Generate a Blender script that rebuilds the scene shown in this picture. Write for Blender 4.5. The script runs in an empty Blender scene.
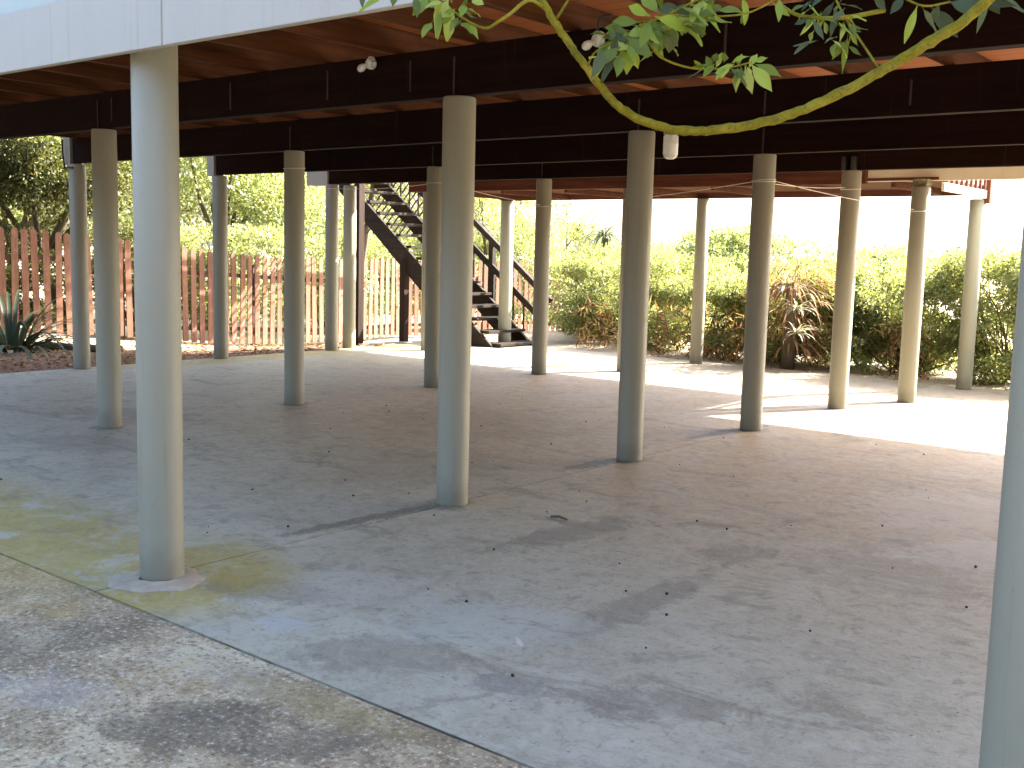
import bpy, bmesh, math, random
import numpy as np
from mathutils import Vector, Matrix
R = math.radians
random.seed(11)
rng = np.random.default_rng(7)
sc = bpy.context.scene
C = sc.collection

# ------------------------------------------------------------------ helpers
def tag(o, label=None, cat=None, group=None, kind=None):
    if label: o['label'] = label
    if cat: o['category'] = cat
    if group: o['group'] = group
    if kind: o['kind'] = kind
    return o

def empty(name, loc=(0, 0, 0), rz=0.0):
    o = bpy.data.objects.new(name, None)
    o.empty_display_size = 0.2
    o.location = loc
    o.rotation_euler = (0, 0, rz)
    C.objects.link(o)
    return o

def link_mesh(name, me, mat, parent=None, smooth=False):
    o = bpy.data.objects.new(name, me)
    if mat is not None:
        me.materials.append(mat)
    if smooth:
        for p in me.polygons: p.use_smooth = True
    if parent is not None: o.parent = parent
    C.objects.link(o)
    return o

def fin(name, bm, mat, parent=None, smooth=False, bevel=0.0):
    if bevel > 0:
        bmesh.ops.bevel(bm, geom=list(bm.edges), offset=bevel, segments=1, affect='EDGES', clamp_overlap=True)
    bmesh.ops.recalc_face_normals(bm, faces=list(bm.faces))
    me = bpy.data.meshes.new(name)
    bm.to_mesh(me); bm.free()
    return link_mesh(name, me, mat, parent, smooth)

def add_box(bm, x0, x1, y0, y1, z0, z1):
    vs = [bm.verts.new(c) for c in ((x0,y0,z0),(x1,y0,z0),(x1,y1,z0),(x0,y1,z0),(x0,y0,z1),(x1,y0,z1),(x1,y1,z1),(x0,y1,z1))]
    for f in ((0,3,2,1),(4,5,6,7),(0,1,5,4),(1,2,6,5),(2,3,7,6),(3,0,4,7)):
        bm.faces.new([vs[i] for i in f])
    return vs

def box(name, x0, x1, y0, y1, z0, z1, mat, parent=None, bevel=0.003):
    bm = bmesh.new(); add_box(bm, x0, x1, y0, y1, z0, z1)
    return fin(name, bm, mat, parent, bevel=bevel)

def add_bar(bm, a, b, w, h, up=(0, 0, 1)):
    """square bar from a to b, w across, h in the up direction"""
    a = Vector(a); b = Vector(b); d = (b - a).normalized()
    s = d.cross(Vector(up)).normalized(); u = s.cross(d).normalized()
    vs = []
    for q in (a, b):
        for (i, j) in ((-1,-1),(1,-1),(1,1),(-1,1)):
            vs.append(bm.verts.new(q + s*(i*w/2) + u*(j*h/2)))
    for f in ((0,1,2,3),(7,6,5,4),(0,4,5,1),(1,5,6,2),(2,6,7,3),(3,7,4,0)):
        bm.faces.new([vs[i] for i in f])

def bar(name, a, b, w, h, mat, parent=None, up=(0,0,1), bevel=0.003):
    bm = bmesh.new(); add_bar(bm, a, b, w, h, up)
    return fin(name, bm, mat, parent, bevel=bevel)

def add_lathe(bm, prof, seg=40, c=(0,0), wob=0.0, cap=True):
    rings = []
    for (r, z) in prof:
        ring = []
        for i in range(seg):
            a = 2*math.pi*i/seg
            rr = r*(1+wob*math.sin(3*a+1)+wob*0.7*math.sin(7*a+2.2))
            ring.append(bm.verts.new((c[0]+rr*math.cos(a), c[1]+rr*math.sin(a), z)))
        rings.append(ring)
    for k in range(len(rings)-1):
        for i in range(seg):
            bm.faces.new((rings[k][i], rings[k][(i+1)%seg], rings[k+1][(i+1)%seg], rings[k+1][i]))
    if cap:
        bm.faces.new(rings[-1]); bm.faces.new(list(reversed(rings[0])))

def add_tube(bm, pts, rad, seg=10, jitter=0.0):
    pts = [Vector(p) for p in pts]
    n = len(pts)
    rad = rad if hasattr(rad, '__len__') else [rad]*n
    t0 = (pts[1]-pts[0]).normalized()
    ref = Vector((0,0,1)) if abs(t0.z) < 0.9 else Vector((1,0,0))
    s = t0.cross(ref).normalized()
    rings = []
    for k in range(n):
        t = (pts[min(k+1,n-1)]-pts[max(k-1,0)]).normalized()
        s = (s - t*s.dot(t)).normalized(); u = t.cross(s)
        ring = []
        for i in range(seg):
            a = 2*math.pi*i/seg
            r = rad[k]*(1+random.uniform(-jitter, jitter))
            ring.append(bm.verts.new(pts[k]+(s*math.cos(a)+u*math.sin(a))*r))
        rings.append(ring)
    for k in range(n-1):
        for i in range(seg):
            bm.faces.new((rings[k][i], rings[k][(i+1)%seg], rings[k+1][(i+1)%seg], rings[k+1][i]))
    bm.faces.new(rings[-1]); bm.faces.new(list(reversed(rings[0])))

def spline(pts, sub=6):
    """Catmull-Rom through points of any dimension"""
    P = np.array(pts, float); out = []
    Q = np.vstack([2*P[0]-P[1], P, 2*P[-1]-P[-2]])
    for i in range(1, len(Q)-2):
        for j in range(sub):
            t = j/sub
            out.append(0.5*((2*Q[i])+(-Q[i-1]+Q[i+1])*t+(2*Q[i-1]-5*Q[i]+4*Q[i+1]-Q[i+2])*t*t+(-Q[i-1]+3*Q[i]-3*Q[i+1]+Q[i+2])*t**3))
    out.append(P[-1])
    return np.array(out)

# ------------------------------------------------------------------ node helpers
class N:
    def __init__(self, name):
        self.m = bpy.data.materials.new(name); self.m.use_nodes = True
        self.t = self.m.node_tree; self.t.nodes.clear()
        self.out = self.t.nodes.new('ShaderNodeOutputMaterial')
    def n(self, typ, **kw):
        nd = self.t.nodes.new('ShaderNode'+typ)
        for k, v in kw.items(): setattr(nd, k, v)
        return nd
    def l(self, a, b): self.t.links.new(a, b)
    def inp(self, s, v):
        if isinstance(v, bpy.types.NodeSocket): self.l(v, s)
        else: s.default_value = v
    def pos(self):
        return self.n('NewGeometry').outputs['Position']
    def obj(self):
        return self.n('TexCoord').outputs['Object']
    def scale(self, v, s, rz=0.0, loc=(0,0,0)):
        m = self.n('Mapping'); self.l(v, m.inputs[0]); m.inputs['Scale'].default_value = s
        m.inputs['Rotation'].default_value = (0,0,rz); m.inputs['Location'].default_value = loc
        return m.outputs[0]
    def noise(self, v, s, d=4, rough=0.55, dist=0.0):
        t = self.n('TexNoise'); self.l(v, t.inputs['Vector'])
        t.inputs['Scale'].default_value = s; t.inputs['Detail'].default_value = d
        t.inputs['Roughness'].default_value = rough; t.inputs['Distortion'].default_value = dist
        return t.outputs[0]
    def ramp(self, f, stops, interp='LINEAR'):
        r = self.n('ValToRGB'); self.l(f, r.inputs[0]); cr = r.color_ramp; cr.interpolation = interp
        while len(cr.elements) < len(stops): cr.elements.new(0.5)
        for e, (p, c) in zip(cr.elements, stops):
            e.position = p
            e.color = (c, c, c, 1) if not hasattr(c, '__len__') else (*c, 1)
        return r.outputs[0]
    def math(self, op, a, b=0.0, c=None, clamp=False):
        m = self.n('Math', operation=op, use_clamp=clamp); self.inp(m.inputs[0], a); self.inp(m.inputs[1], b)
        if c is not None: self.inp(m.inputs[2], c)
        return m.outputs[0]
    def mix(self, f, a, b, mode='MIX'):
        m = self.n('MixRGB', blend_type=mode); self.inp(m.inputs[0], f)
        for s, v in ((m.inputs[1], a), (m.inputs[2], b)):
            if isinstance(v, bpy.types.NodeSocket): self.l(v, s)
            else: s.default_value = (*v, 1)
        return m.outputs[0]
    def sep(self, v):
        s = self.n('SeparateXYZ'); self.l(v, s.inputs[0]); return s.outputs
    def bump(self, h, strength, dist):
        b = self.n('Bump'); self.l(h, b.inputs['Height']); b.inputs['Strength'].default_value = strength
        b.inputs['Distance'].default_value = dist
        return b.outputs[0]
    def pbr(self, col, rough=0.6, normal=None, spec=0.5, **kw):
        b = self.n('BsdfPrincipled')
        if isinstance(col, bpy.types.NodeSocket): self.l(col, b.inputs['Base Color'])
        else: b.inputs['Base Color'].default_value = (*col, 1)
        self.inp(b.inputs['Roughness'], rough)
        b.inputs['Specular IOR Level'].default_value = spec
        if normal is not None: self.l(normal, b.inputs['Normal'])
        for k, v in kw.items(): b.inputs[k.replace('_', ' ')].default_value = v
        self.l(b.outputs[0], self.out.inputs[0])
        return self.m
    def spot(self, p, cx, cy, rx, ry, rz, nz, soft=0.5):
        """irregular patch: 1 inside, 0 outside, its edge broken up by the noise nz"""
        m = self.n('Mapping', vector_type='TEXTURE'); self.l(p, m.inputs[0])
        m.inputs['Location'].default_value = (cx, cy, 0); m.inputs['Rotation'].default_value = (0, 0, rz); m.inputs['Scale'].default_value = (rx, ry, 1)
        d = self.n('VectorMath', operation='LENGTH'); self.l(m.outputs[0], d.inputs[0])
        return self.step(self.math('ADD', d.outputs['Value'], self.math('MULTIPLY_ADD', nz, 2.4, -1.2)), 1.0+soft*0.5, 1.0-soft*0.5)
    def step(self, v, lo, hi):
        """smooth 0..1 between lo and hi"""
        m = self.n('MapRange', interpolation_type='SMOOTHSTEP'); self.l(v, m.inputs[0])
        self.inp(m.inputs[1], lo); self.inp(m.inputs[2], hi)
        return m.outputs[0]

# ------------------------------------------------------------------ materials
def mat_slab():
    a = N('smooth_concrete'); p = a.pos(); x, y, z = a.sep(p)
    big = a.noise(p, 0.55, 5, 0.6, 0.4)
    mid = a.noise(p, 2.3, 6, 0.65, 0.8)
    trow = a.noise(a.scale(p, (2.0, 1.0, 1), R(35)), 1.5, 7, 0.68, 1.6)      # trowel drags
    fine = a.noise(p, 60, 3, 0.6)
    c = a.ramp(big, [(0.3, (0.277, 0.263, 0.204)), (0.5, (0.354, 0.336, 0.256)), (0.7, (0.407, 0.389, 0.302))])
    c = a.mix(0.55, c, a.ramp(mid, [(0.3, (0.259, 0.246, 0.186)), (0.55, (0.365, 0.349, 0.267)), (0.72, (0.472, 0.452, 0.354))]))
    c = a.mix(a.math('MULTIPLY', a.step(trow, 0.54, 0.66), a.math('MULTIPLY', a.step(big, 0.40, 0.62), 0.55)), c, (0.426, 0.426, 0.356))
    c = a.mix(a.math('MULTIPLY', a.step(trow, 0.46, 0.34), 0.35), c, (0.204, 0.192, 0.150))
    # reddish dust walked in over the middle of the floor
    wob = a.math('ADD', y, a.math('MULTIPLY', big, 3.0))
    dust = a.math('MULTIPLY', a.step(wob, 5.2, 8.4), a.step(a.math('ADD', x, a.math('MULTIPLY', mid, 2.0)), -9.6, -6.2))
    c = a.mix(a.math('MULTIPLY', dust, 0.66), c, a.mix(mid, (0.318, 0.222, 0.133), (0.400, 0.301, 0.191)))
    # pale blue-grey patches near the front
    pale_patch = a.math('MULTIPLY', a.step(a.noise(a.scale(p, (1,1,1), 0, (3.1, 7.7, 0)), 0.9, 4, 0.6, 0.6), 0.52, 0.66), a.step(y, 6.0, 4.0))
    c = a.mix(a.math('MULTIPLY', pale_patch, 0.55), c, (0.436, 0.439, 0.354))
    # dark damp stains
    st = a.noise(a.scale(p, (0.8, 1.9, 1), R(-52), (1.3, 0.4, 0)), 1.25, 6, 0.68, 1.0)
    c = a.mix(a.math('MULTIPLY', a.step(st, 0.56, 0.66), 0.6), c, (0.159, 0.143, 0.101))
    sp = a.noise(a.scale(p, (1,1,1), 0, (9.2, 1.7, 0)), 5.5, 3, 0.7, 0.5)
    c = a.mix(a.math('MULTIPLY', a.step(sp, 0.63, 0.70), 0.5), c, (0.141, 0.126, 0.088))
    fm = a.noise(a.scale(p, (1, 1, 1), 0, (4.4, 8.1, 0)), 13, 9, 0.78, 0.7)
    c = a.mix(a.math('MULTIPLY', a.step(fm, 0.52, 0.58), 0.30), c, (0.44, 0.43, 0.41))
    c = a.mix(a.math('MULTIPLY', a.step(fm, 0.47, 0.40), 0.42), c, (0.17, 0.155, 0.138))
    for sc_, thr, col, cut in ((21.0, 0.10, (0.60, 0.59, 0.57), 0.86), (16.0, 0.12, (0.06, 0.052, 0.046), 0.80), (48.0, 0.16, (0.09, 0.08, 0.07), 0.72)):
        v = a.n('TexVoronoi'); a.l(p, v.inputs['Vector']); v.inputs['Scale'].default_value = sc_
        on = a.math('MULTIPLY', a.step(v.outputs['Distance'], thr, thr*0.6), a.math('GREATER_THAN', a.sep(v.outputs['Color'])[0], cut))
        c = a.mix(a.math('MULTIPLY', on, 0.75), c, col)
    # individual stains, damp patches and pale patches; dark strips and rings at column feet
    nz = a.math('MULTIPLY_ADD', a.noise(p, 6.0, 9, 0.78, 0.9), 1.4, -0.2)
    for cx, cy, rx, ry, rz, k, col in (
        (-2.42, 3.95, 0.11, 0.62, 0.0, 0.55, (0.146, 0.134, 0.111)), (-2.82, 2.74, 0.36, 0.17, 0.5, 0.55, (0.166, 0.144, 0.106)),
        (-2.30, 2.86, 0.14, 0.08, 0.4, 0.55, (0.127, 0.119, 0.116)), (-3.35, 4.75, 0.15, 0.48, -0.1, 0.55, (0.117, 0.109, 0.093)),
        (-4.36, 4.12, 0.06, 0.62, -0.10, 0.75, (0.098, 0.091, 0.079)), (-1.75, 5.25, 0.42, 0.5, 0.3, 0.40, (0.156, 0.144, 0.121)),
        (-2.50, 4.95, 0.16, 0.20, 0.2, 0.50, (0.137, 0.124, 0.106)), (-7.5, 4.25, 0.55, 0.30, 0.4, 0.40, (0.146, 0.139, 0.121)),
        (-8.5, 5.2, 0.7, 0.35, 0.4, 0.45, (0.127, 0.119, 0.106)), (-1.82, 3.08, 0.30, 0.12, 0.5, 0.60, (0.141, 0.119, 0.097)),
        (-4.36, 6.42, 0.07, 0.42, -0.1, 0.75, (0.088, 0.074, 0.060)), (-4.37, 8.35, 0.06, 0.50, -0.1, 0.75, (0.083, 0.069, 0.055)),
        (-6.1, 7.2, 1.0, 0.8, 0.3, 0.35, (0.205, 0.144, 0.102)), (-5.2, 5.4, 0.5, 0.7, 0.2, 0.30, (0.195, 0.153, 0.116)), (-3.75, 2.95, 0.30, 0.16, 0.2, 0.5, (0.156, 0.139, 0.102)),
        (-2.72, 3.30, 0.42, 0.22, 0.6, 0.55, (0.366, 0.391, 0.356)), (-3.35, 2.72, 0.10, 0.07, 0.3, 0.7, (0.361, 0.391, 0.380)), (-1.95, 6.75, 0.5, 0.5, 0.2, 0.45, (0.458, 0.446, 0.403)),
        (-1.5, 5.9, 0.5, 0.25, 0.9, 0.5, (0.458, 0.450, 0.408)), (-3.5, 3.25, 0.35, 0.25, 0.4, 0.35, (0.390, 0.386, 0.348))):
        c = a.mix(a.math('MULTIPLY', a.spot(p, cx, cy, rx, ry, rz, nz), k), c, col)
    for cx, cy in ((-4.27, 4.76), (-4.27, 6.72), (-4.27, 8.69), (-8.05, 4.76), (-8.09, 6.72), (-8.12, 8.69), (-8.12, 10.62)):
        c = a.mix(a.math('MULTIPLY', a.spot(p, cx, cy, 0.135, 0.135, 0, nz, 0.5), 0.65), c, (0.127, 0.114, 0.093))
    c = a.mix(a.math('MULTIPLY', a.spot(p, -2.52, 3.22, 0.014, 0.055, 0.9, nz, 0.6), 0.8), c, (0.585, 0.594, 0.546))
    # yellow-green moss: a drift left of the front column and a ring round its foot
    fx = a.math('ADD', x, 4.27); fy = a.math('ADD', y, -2.75)
    d = a.math('SQRT', a.math('ADD', a.math('MULTIPLY', fx, fx), a.math('MULTIPLY', fy, fy)))
    ring = a.math('MULTIPLY', a.step(d, 0.78, 0.40), 1.0)
    drift = a.math('MULTIPLY', a.step(a.math('ADD', y, a.math('MULTIPLY', mid, 0.8)), 3.95, 3.25), a.step(x, -4.0, -4.5))
    rim = a.math('MULTIPLY', a.step(x, -11.2, -11.75), a.step(y, 6.5, 7.5))
    mo = a.math('MAXIMUM', a.math('MAXIMUM', ring, drift), rim)
    mn = a.noise(p, 3.4, 6, 0.7, 0.6)
    mo = a.math('MULTIPLY', a.math('MULTIPLY', mo, a.step(mn, 0.33, 0.50)), a.ramp(a.noise(p, 30, 5, 0.75), [(0.36, 0.62), (0.58, 1.0)]))
    c = a.mix(a.math('MULTIPLY', mo, 0.9), c, a.mix(a.noise(p, 14, 6, 0.7), (0.20, 0.150, 0.012), (0.42, 0.325, 0.045)))
    c = a.mix(a.math('MULTIPLY', a.step(fine, 0.35, 0.7), 0.18), c, (0.494, 0.478, 0.363))
    b2 = a.noise(a.scale(p, (1, 1, 1), R(20), (5, 2, 0)), 4.5, 8, 0.72, 0.9)
    c = a.mix(a.math('MULTIPLY', a.step(b2, 0.53, 0.66), 0.40), c, (0.416, 0.412, 0.345))
    c = a.mix(a.math('MULTIPLY', a.step(b2, 0.47, 0.34), 0.50), c, (0.162, 0.149, 0.118))
    pit = a.noise(p, 26, 6, 0.75)
    c = a.mix(a.math('MULTIPLY', a.step(pit, 0.43, 0.35), 0.55), c, (0.120, 0.112, 0.089))
    c = a.mix(a.math('MULTIPLY', a.step(pit, 0.60, 0.68), 0.35), c, (0.463, 0.458, 0.381))
    # scraped pale streaks on the right half
    sk = a.noise(a.scale(p, (1.2, 4.5, 1), R(-24), (2, 6, 0)), 1.6, 7, 0.72, 2.2)
    c = a.mix(a.math('MULTIPLY', a.math('MULTIPLY', a.step(sk, 0.53, 0.63), a.step(x, -3.2, -1.6)), 0.32), c, (0.435, 0.431, 0.369))
    wj = a.math('MULTIPLY', a.noise(p, 14, 4, 0.7), 0.016)
    jl = a.math('MAXIMUM', a.step(a.math('ABSOLUTE', a.math('ADD', y, -2.437)), a.math('ADD', a.math('MULTIPLY', wj, 0.8), -0.001), 0.0), a.step(a.math('ABSOLUTE', a.math('ADD', x, 4.269)), a.math('ADD', wj, -0.001), 0.001))
    c = a.mix(a.math('MULTIPLY', jl, 0.85), c, (0.053, 0.049, 0.030))
    h = a.math('ADD', a.math('MULTIPLY', mid, 0.6), a.math('ADD', a.math('MULTIPLY', fine, 0.12), a.math('MULTIPLY', trow, 0.5)))
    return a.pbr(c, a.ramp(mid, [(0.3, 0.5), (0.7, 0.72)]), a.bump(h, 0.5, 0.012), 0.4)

def mat_apron():
    a = N('weathered_concrete'); p = a.pos()
    big = a.noise(p, 1.4, 5, 0.6, 0.5); mid = a.noise(p, 7, 6, 0.7, 0.4); fine = a.noise(p, 45, 5, 0.7); grit = a.noise(p, 130, 2, 0.6)
    c = a.ramp(mid, [(0.28, (0.205, 0.163, 0.102)), (0.5, (0.430, 0.345, 0.227)), (0.72, (0.620, 0.547, 0.370))])
    c = a.mix(a.math('MULTIPLY', a.step(big, 0.56, 0.36), 0.65), c, (0.174, 0.136, 0.089))
    c = a.mix(a.math('MULTIPLY', a.step(big, 0.56, 0.72), 0.5), c, (0.620, 0.610, 0.455))
    c = a.mix(a.step(fine, 0.55, 0.64), c, (0.620, 0.610, 0.499))
    c = a.mix(a.math('MULTIPLY', a.step(fine, 0.47, 0.39), 0.75), c, (0.123, 0.095, 0.059))
    v = a.n('TexVoronoi'); a.l(p, v.inputs['Vector']); v.inputs['Scale'].default_value = 34
    c = a.mix(a.math('MULTIPLY', a.step(v.outputs['Distance'], 0.16, 0.08), a.step(a.noise(p, 9, 3), 0.45, 0.62)), c, (0.620, 0.610, 0.541))
    nz = a.math('MULTIPLY_ADD', a.noise(p, 7.0, 9, 0.82, 0.9), 2.2, -0.6)
    for cx, cy, rx, ry, rz, k, col in ((-2.85, 1.96, 0.26, 0.17, 0.9, 0.48, (0.095, 0.088, 0.075)), (-3.45, 1.74, 0.25, 0.13, 0.4, 0.45, (0.46, 0.44, 0.41)),
        (-3.9, 1.95, 0.3, 0.16, 0.8, 0.4, (0.12, 0.11, 0.09)), (-2.45, 2.12, 0.22, 0.12, 1.0, 0.5, (0.10, 0.092, 0.08)), (-3.05, 2.25, 0.3, 0.08, 0.1, 0.4, (0.45, 0.42, 0.37)), (-2.6, 2.30, 0.4, 0.08, 0.1, 0.5, (0.28, 0.235, 0.09))):
        c = a.mix(a.math('MULTIPLY', a.spot(p, cx, cy, rx, ry, rz, nz), a.math('MULTIPLY', a.ramp(a.noise(p, 38, 5, 0.75), [(0.35, 0.5), (0.6, 1.0)]), k)), c, col)
    mo = a.math('MULTIPLY', a.step(a.noise(p, 2.0, 5, 0.7), 0.54, 0.7), 0.4)
    x, y, z = a.sep(p)
    edge = a.step(a.math('ABSOLUTE', a.math('ADD', y, -2.43)), a.math('ADD', a.math('MULTIPLY', a.noise(p, 12, 4, 0.7), 0.02), -0.003), 0.001)
    c = a.mix(a.math('MULTIPLY', edge, 0.85), c, (0.082, 0.064, 0.034))
    mo = a.math('MAXIMUM', mo, a.math('MULTIPLY', a.math('MULTIPLY', a.step(y, 1.9, 2.4), a.step(x, -3.9, -4.7)), 0.5))
    c = a.mix(mo, c, (0.452, 0.331, 0.102))
    h = a.math('ADD', a.math('MULTIPLY', mid, 0.8), a.math('ADD', a.math('MULTIPLY', fine, 0.5), a.math('MULTIPLY', grit, 0.2)))
    return a.pbr(c, 0.85, a.bump(h, 1.0, 0.03), 0.3)

def mat_soil():
    a = N('sandy_soil'); p = a.pos(); x, y, z = a.sep(p)
    n1 = a.noise(p, 0.8, 6, 0.65); n2 = a.noise(p, 14, 5, 0.7); n3 = a.noise(p, 70, 3, 0.7)
    c = a.mix(n2, (0.30, 0.235, 0.17), (0.44, 0.37, 0.29))
    # red-brown leaf mould beside the slab
    lit = a.math('MULTIPLY', a.step(a.math('ADD', x, a.math('MULTIPLY', n1, 1.2)), -13.6, -12.6), a.step(y, 12.5, 11.0))
    c = a.mix(a.math('MULTIPLY', lit, 0.9), c, a.mix(n2, (0.09, 0.05, 0.03), (0.23, 0.13, 0.08)))
    gr = a.math('MULTIPLY', a.step(n1, 0.5, 0.62), a.step(y, 16, 19))
    c = a.mix(gr, c, (0.11, 0.13, 0.04))
    return a.pbr(c, 0.95, a.bump(a.math('ADD', n2, a.math('MULTIPLY', n3, 0.5)), 0.7, 0.03), 0.2)

def mat_paint(name, col, dirt=(0.16, 0.14, 0.10), amt=0.35, rough=0.5):
    a = N(name); p = a.pos(); x, y, z = a.sep(p)
    n = a.noise(a.scale(p, (3, 3, 0.6)), 2.0, 5, 0.65); f = a.noise(p, 40, 4, 0.65); g = a.noise(p, 8, 4)
    c = a.mix(n, tuple(k*0.93 for k in col), tuple(min(1, k*1.05) for k in col))
    c = a.mix(a.math('MULTIPLY', a.step(f, 0.62, 0.75), amt*0.5), c, dirt)
    c = a.mix(a.math('MULTIPLY', a.n('ObjectInfo').outputs['Random'], 0.35), c, tuple(k*0.78 for k in col))
    run = a.noise(a.scale(p, (16, 16, 0.35)), 2.0, 5, 0.7)
    c = a.mix(a.math('MULTIPLY', a.step(run, 0.56, 0.72), amt*0.9), c, dirt)
    ch = a.noise(p, 90, 3, 0.6)
    c = a.mix(a.math('MULTIPLY', a.step(ch, 0.70, 0.74), amt*2.0), c, (0.07, 0.06, 0.05))
    foot = a.math('MULTIPLY', a.step(a.math('ADD', z, a.math('MULTIPLY', g, -0.22)), 0.10, -0.08), amt*1.6)   # splash dirt at the foot
    c = a.mix(foot, c, dirt)
    return a.pbr(c, rough, a.bump(a.math('ADD', f, a.math('MULTIPLY', g, 0.6)), 0.12, 0.006), 0.4)

def mat_wood(name, c0, c1, rough=0.6, axis='X', scale=1.0, worn=None, spec=0.35):
    a = N(name); p = a.pos()
    s = {'X': (0.7, 14, 14), 'Y': (14, 0.7, 14), 'Z': (14, 14, 0.7)}[axis]
    g = a.noise(a.scale(p, tuple(k*scale for k in s)), 1.6, 6, 0.65, 0.6)
    b = a.noise(p, 1.3, 4)
    r = a.n('NewGeometry').outputs['Random Per Island']
    c = a.mix(a.ramp(g, [(0.3, 0.0), (0.7, 1.0)]), c0, c1)
    c = a.mix(a.math('MULTIPLY', a.step(b, 0.55, 0.35), 0.35), c, tuple(k*0.55 for k in c0))
    if axis == 'X' and spec < 0.1:
        dr = a.noise(a.scale(p, (26, 26, 0.5)), 1.3, 4, 0.7)
        c = a.mix(a.math('MULTIPLY', a.step(dr, 0.62, 0.72), 0.35), c, (0.06, 0.034, 0.023))
    if worn: c = a.mix(a.math('MULTIPLY', a.step(a.noise(p, 6, 5, 0.7), 0.55, 0.72), 0.6), c, worn)
    return a.pbr(c, rough, a.bump(g, 0.25, 0.004), spec)

def mat_deck():
    a = N('ceiling_boards'); p = a.pos(); x, y, z = a.sep(p)
    k = a.math('DIVIDE', y, 0.138); fr = a.math('FRACT', a.math('ADD', k, 100.0)); idx = a.math('FLOOR', a.math('ADD', k, 100.0))
    wn = a.n('TexWhiteNoise', noise_dimensions='1D'); a.l(idx, wn.inputs['W'])
    g = a.noise(a.scale(p, (0.8, 13, 13)), 1.5, 6, 0.65, 0.5)
    c = a.mix(g, (0.192, 0.058, 0.015), (0.355, 0.119, 0.034))
    c = a.mix(a.math('MULTIPLY', wn.outputs[0], 0.4), c, (0.381, 0.119, 0.036))
    groove = a.math('MAXIMUM', a.step(fr, 0.04, 0.0), a.step(fr, 0.96, 1.0))
    c = a.mix(groove, c, (0.065, 0.019, 0.008))
    return a.pbr(c, 0.75, a.bump(a.math('SUBTRACT', g, groove), 0.3, 0.004), 0.15)

def mat_leaf(name, stops, trans=0.35, rough=0.5, spec=0.3, warm=1.0, per='leaf'):
    """per-leaf colour from a random number per leaf; leaves let light through"""
    a = N(name); geo = a.n('NewGeometry')
    c = a.ramp(geo.outputs['Random Per Island'] if per == 'leaf' else a.n('ObjectInfo').outputs['Random'], stops)
    n = a.noise(geo.outputs['Position'], 0.9, 2)
    c = a.mix(a.math('MULTIPLY', n, 0.35), c, stops[0][1])
    b = a.n('BsdfPrincipled'); a.l(c, b.inputs['Base Color']); b.inputs['Roughness'].default_value = rough
    b.inputs['Specular IOR Level'].default_value = spec
    t = a.n('BsdfTranslucent')
    a.l(a.mix(1.0, c, (1.0*warm, 0.95, 0.45), 'MULTIPLY'), t.inputs['Color'])
    m = a.n('MixShader'); m.inputs[0].default_value = trans
    a.l(b.outputs[0], m.inputs[1]); a.l(t.outputs[0], m.inputs[2]); a.l(m.outputs[0], a.out.inputs[0])
    return a.m

def mat_simple(name, col, rough=0.5, metal=0.0, bump=0.1, var=0.12, scale=20):
    a = N(name); p = a.obj(); n = a.noise(p, scale, 4, 0.6)
    c = a.mix(n, tuple(k*(1-var) for k in col), tuple(min(1, k*(1+var)) for k in col))
    return a.pbr(c, rough, a.bump(n, bump, 0.003), 0.5, Metallic=metal)

def mat_bark(name, c0, c1):
    a = N(name); p = a.pos(); n = a.noise(a.scale(p, (1, 1, 0.3)), 14, 6, 0.7)
    return a.pbr(a.mix(n, c0, c1), 0.9, a.bump(n, 0.8, 0.02), 0.2)

M = {}
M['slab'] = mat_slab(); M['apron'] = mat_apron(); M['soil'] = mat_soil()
M['cream'] = mat_paint('cream_masonry_paint', (0.275, 0.265, 0.20))
M['white'] = mat_paint('white_board_paint', (0.36, 0.345, 0.295), amt=0.26)
M['beige'] = mat_paint('beige_board_paint', (0.60, 0.52, 0.40), amt=0.15)
M['siding'] = mat_paint('grey_green_siding_paint', (0.36, 0.42, 0.38), amt=0.1)
M['dark_beam'] = mat_wood('dark_stained_timber', (0.006, 0.0018, 0.001), (0.016, 0.005, 0.0028), 0.8, 'X', spec=0.08)
M['joist'] = mat_wood('brown_stained_joist', (0.045, 0.015, 0.005), (0.12, 0.043, 0.014), 0.7, 'Y', spec=0.15)
M['redwood'] = mat_wood('red_brown_timber', (0.06, 0.02, 0.011), (0.13, 0.045, 0.026), 0.7, 'X', spec=0.12)
M['deck'] = mat_deck()
M['stair'] = mat_wood('weathered_dark_timber', (0.014, 0.010, 0.008), (0.036, 0.027, 0.020), 0.75, 'X', worn=(0.055, 0.045, 0.035), spec=0.15)
M['postwood'] = mat_wood('dark_brown_post_timber', (0.016, 0.009, 0.006), (0.036, 0.02, 0.013), 0.75, 'Z', spec=0.15)
M['picket'] = mat_wood('red_brown_fence_paint', (0.135, 0.062, 0.038), (0.25, 0.125, 0.078), 0.8, 'Z', worn=(0.29, 0.20, 0.145))
M['rail'] = mat_wood('dark_fence_rail', (0.06, 0.028, 0.018), (0.12, 0.06, 0.04), 0.75, 'X')
M['mortar'] = mat_simple('pale_mortar', (0.34, 0.285, 0.21), 0.9, bump=0.8, var=0.45, scale=16)
M['strap'] = mat_simple('rusty_dark_strap', (0.035, 0.02, 0.014), 0.7, 0.1)
M['moss_wood'] = mat_simple('mossy_packing_timber', (0.17, 0.15, 0.09), 0.9, bump=0.6, var=0.6, scale=30)
M['plastic'] = mat_simple('off_white_plastic', (0.62, 0.60, 0.54), 0.4)
M['black'] = mat_simple('black_rubber', (0.012, 0.012, 0.012), 0.5)
M['metal'] = mat_simple('dull_aluminium', (0.40, 0.39, 0.37), 0.45, 0.7)
M['string'] = mat_simple('pale_nylon_string', (0.62, 0.57, 0.48), 0.6)
M['roof'] = mat_simple('grey_roof_sheeting', (0.22, 0.22, 0.22), 0.5)
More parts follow.
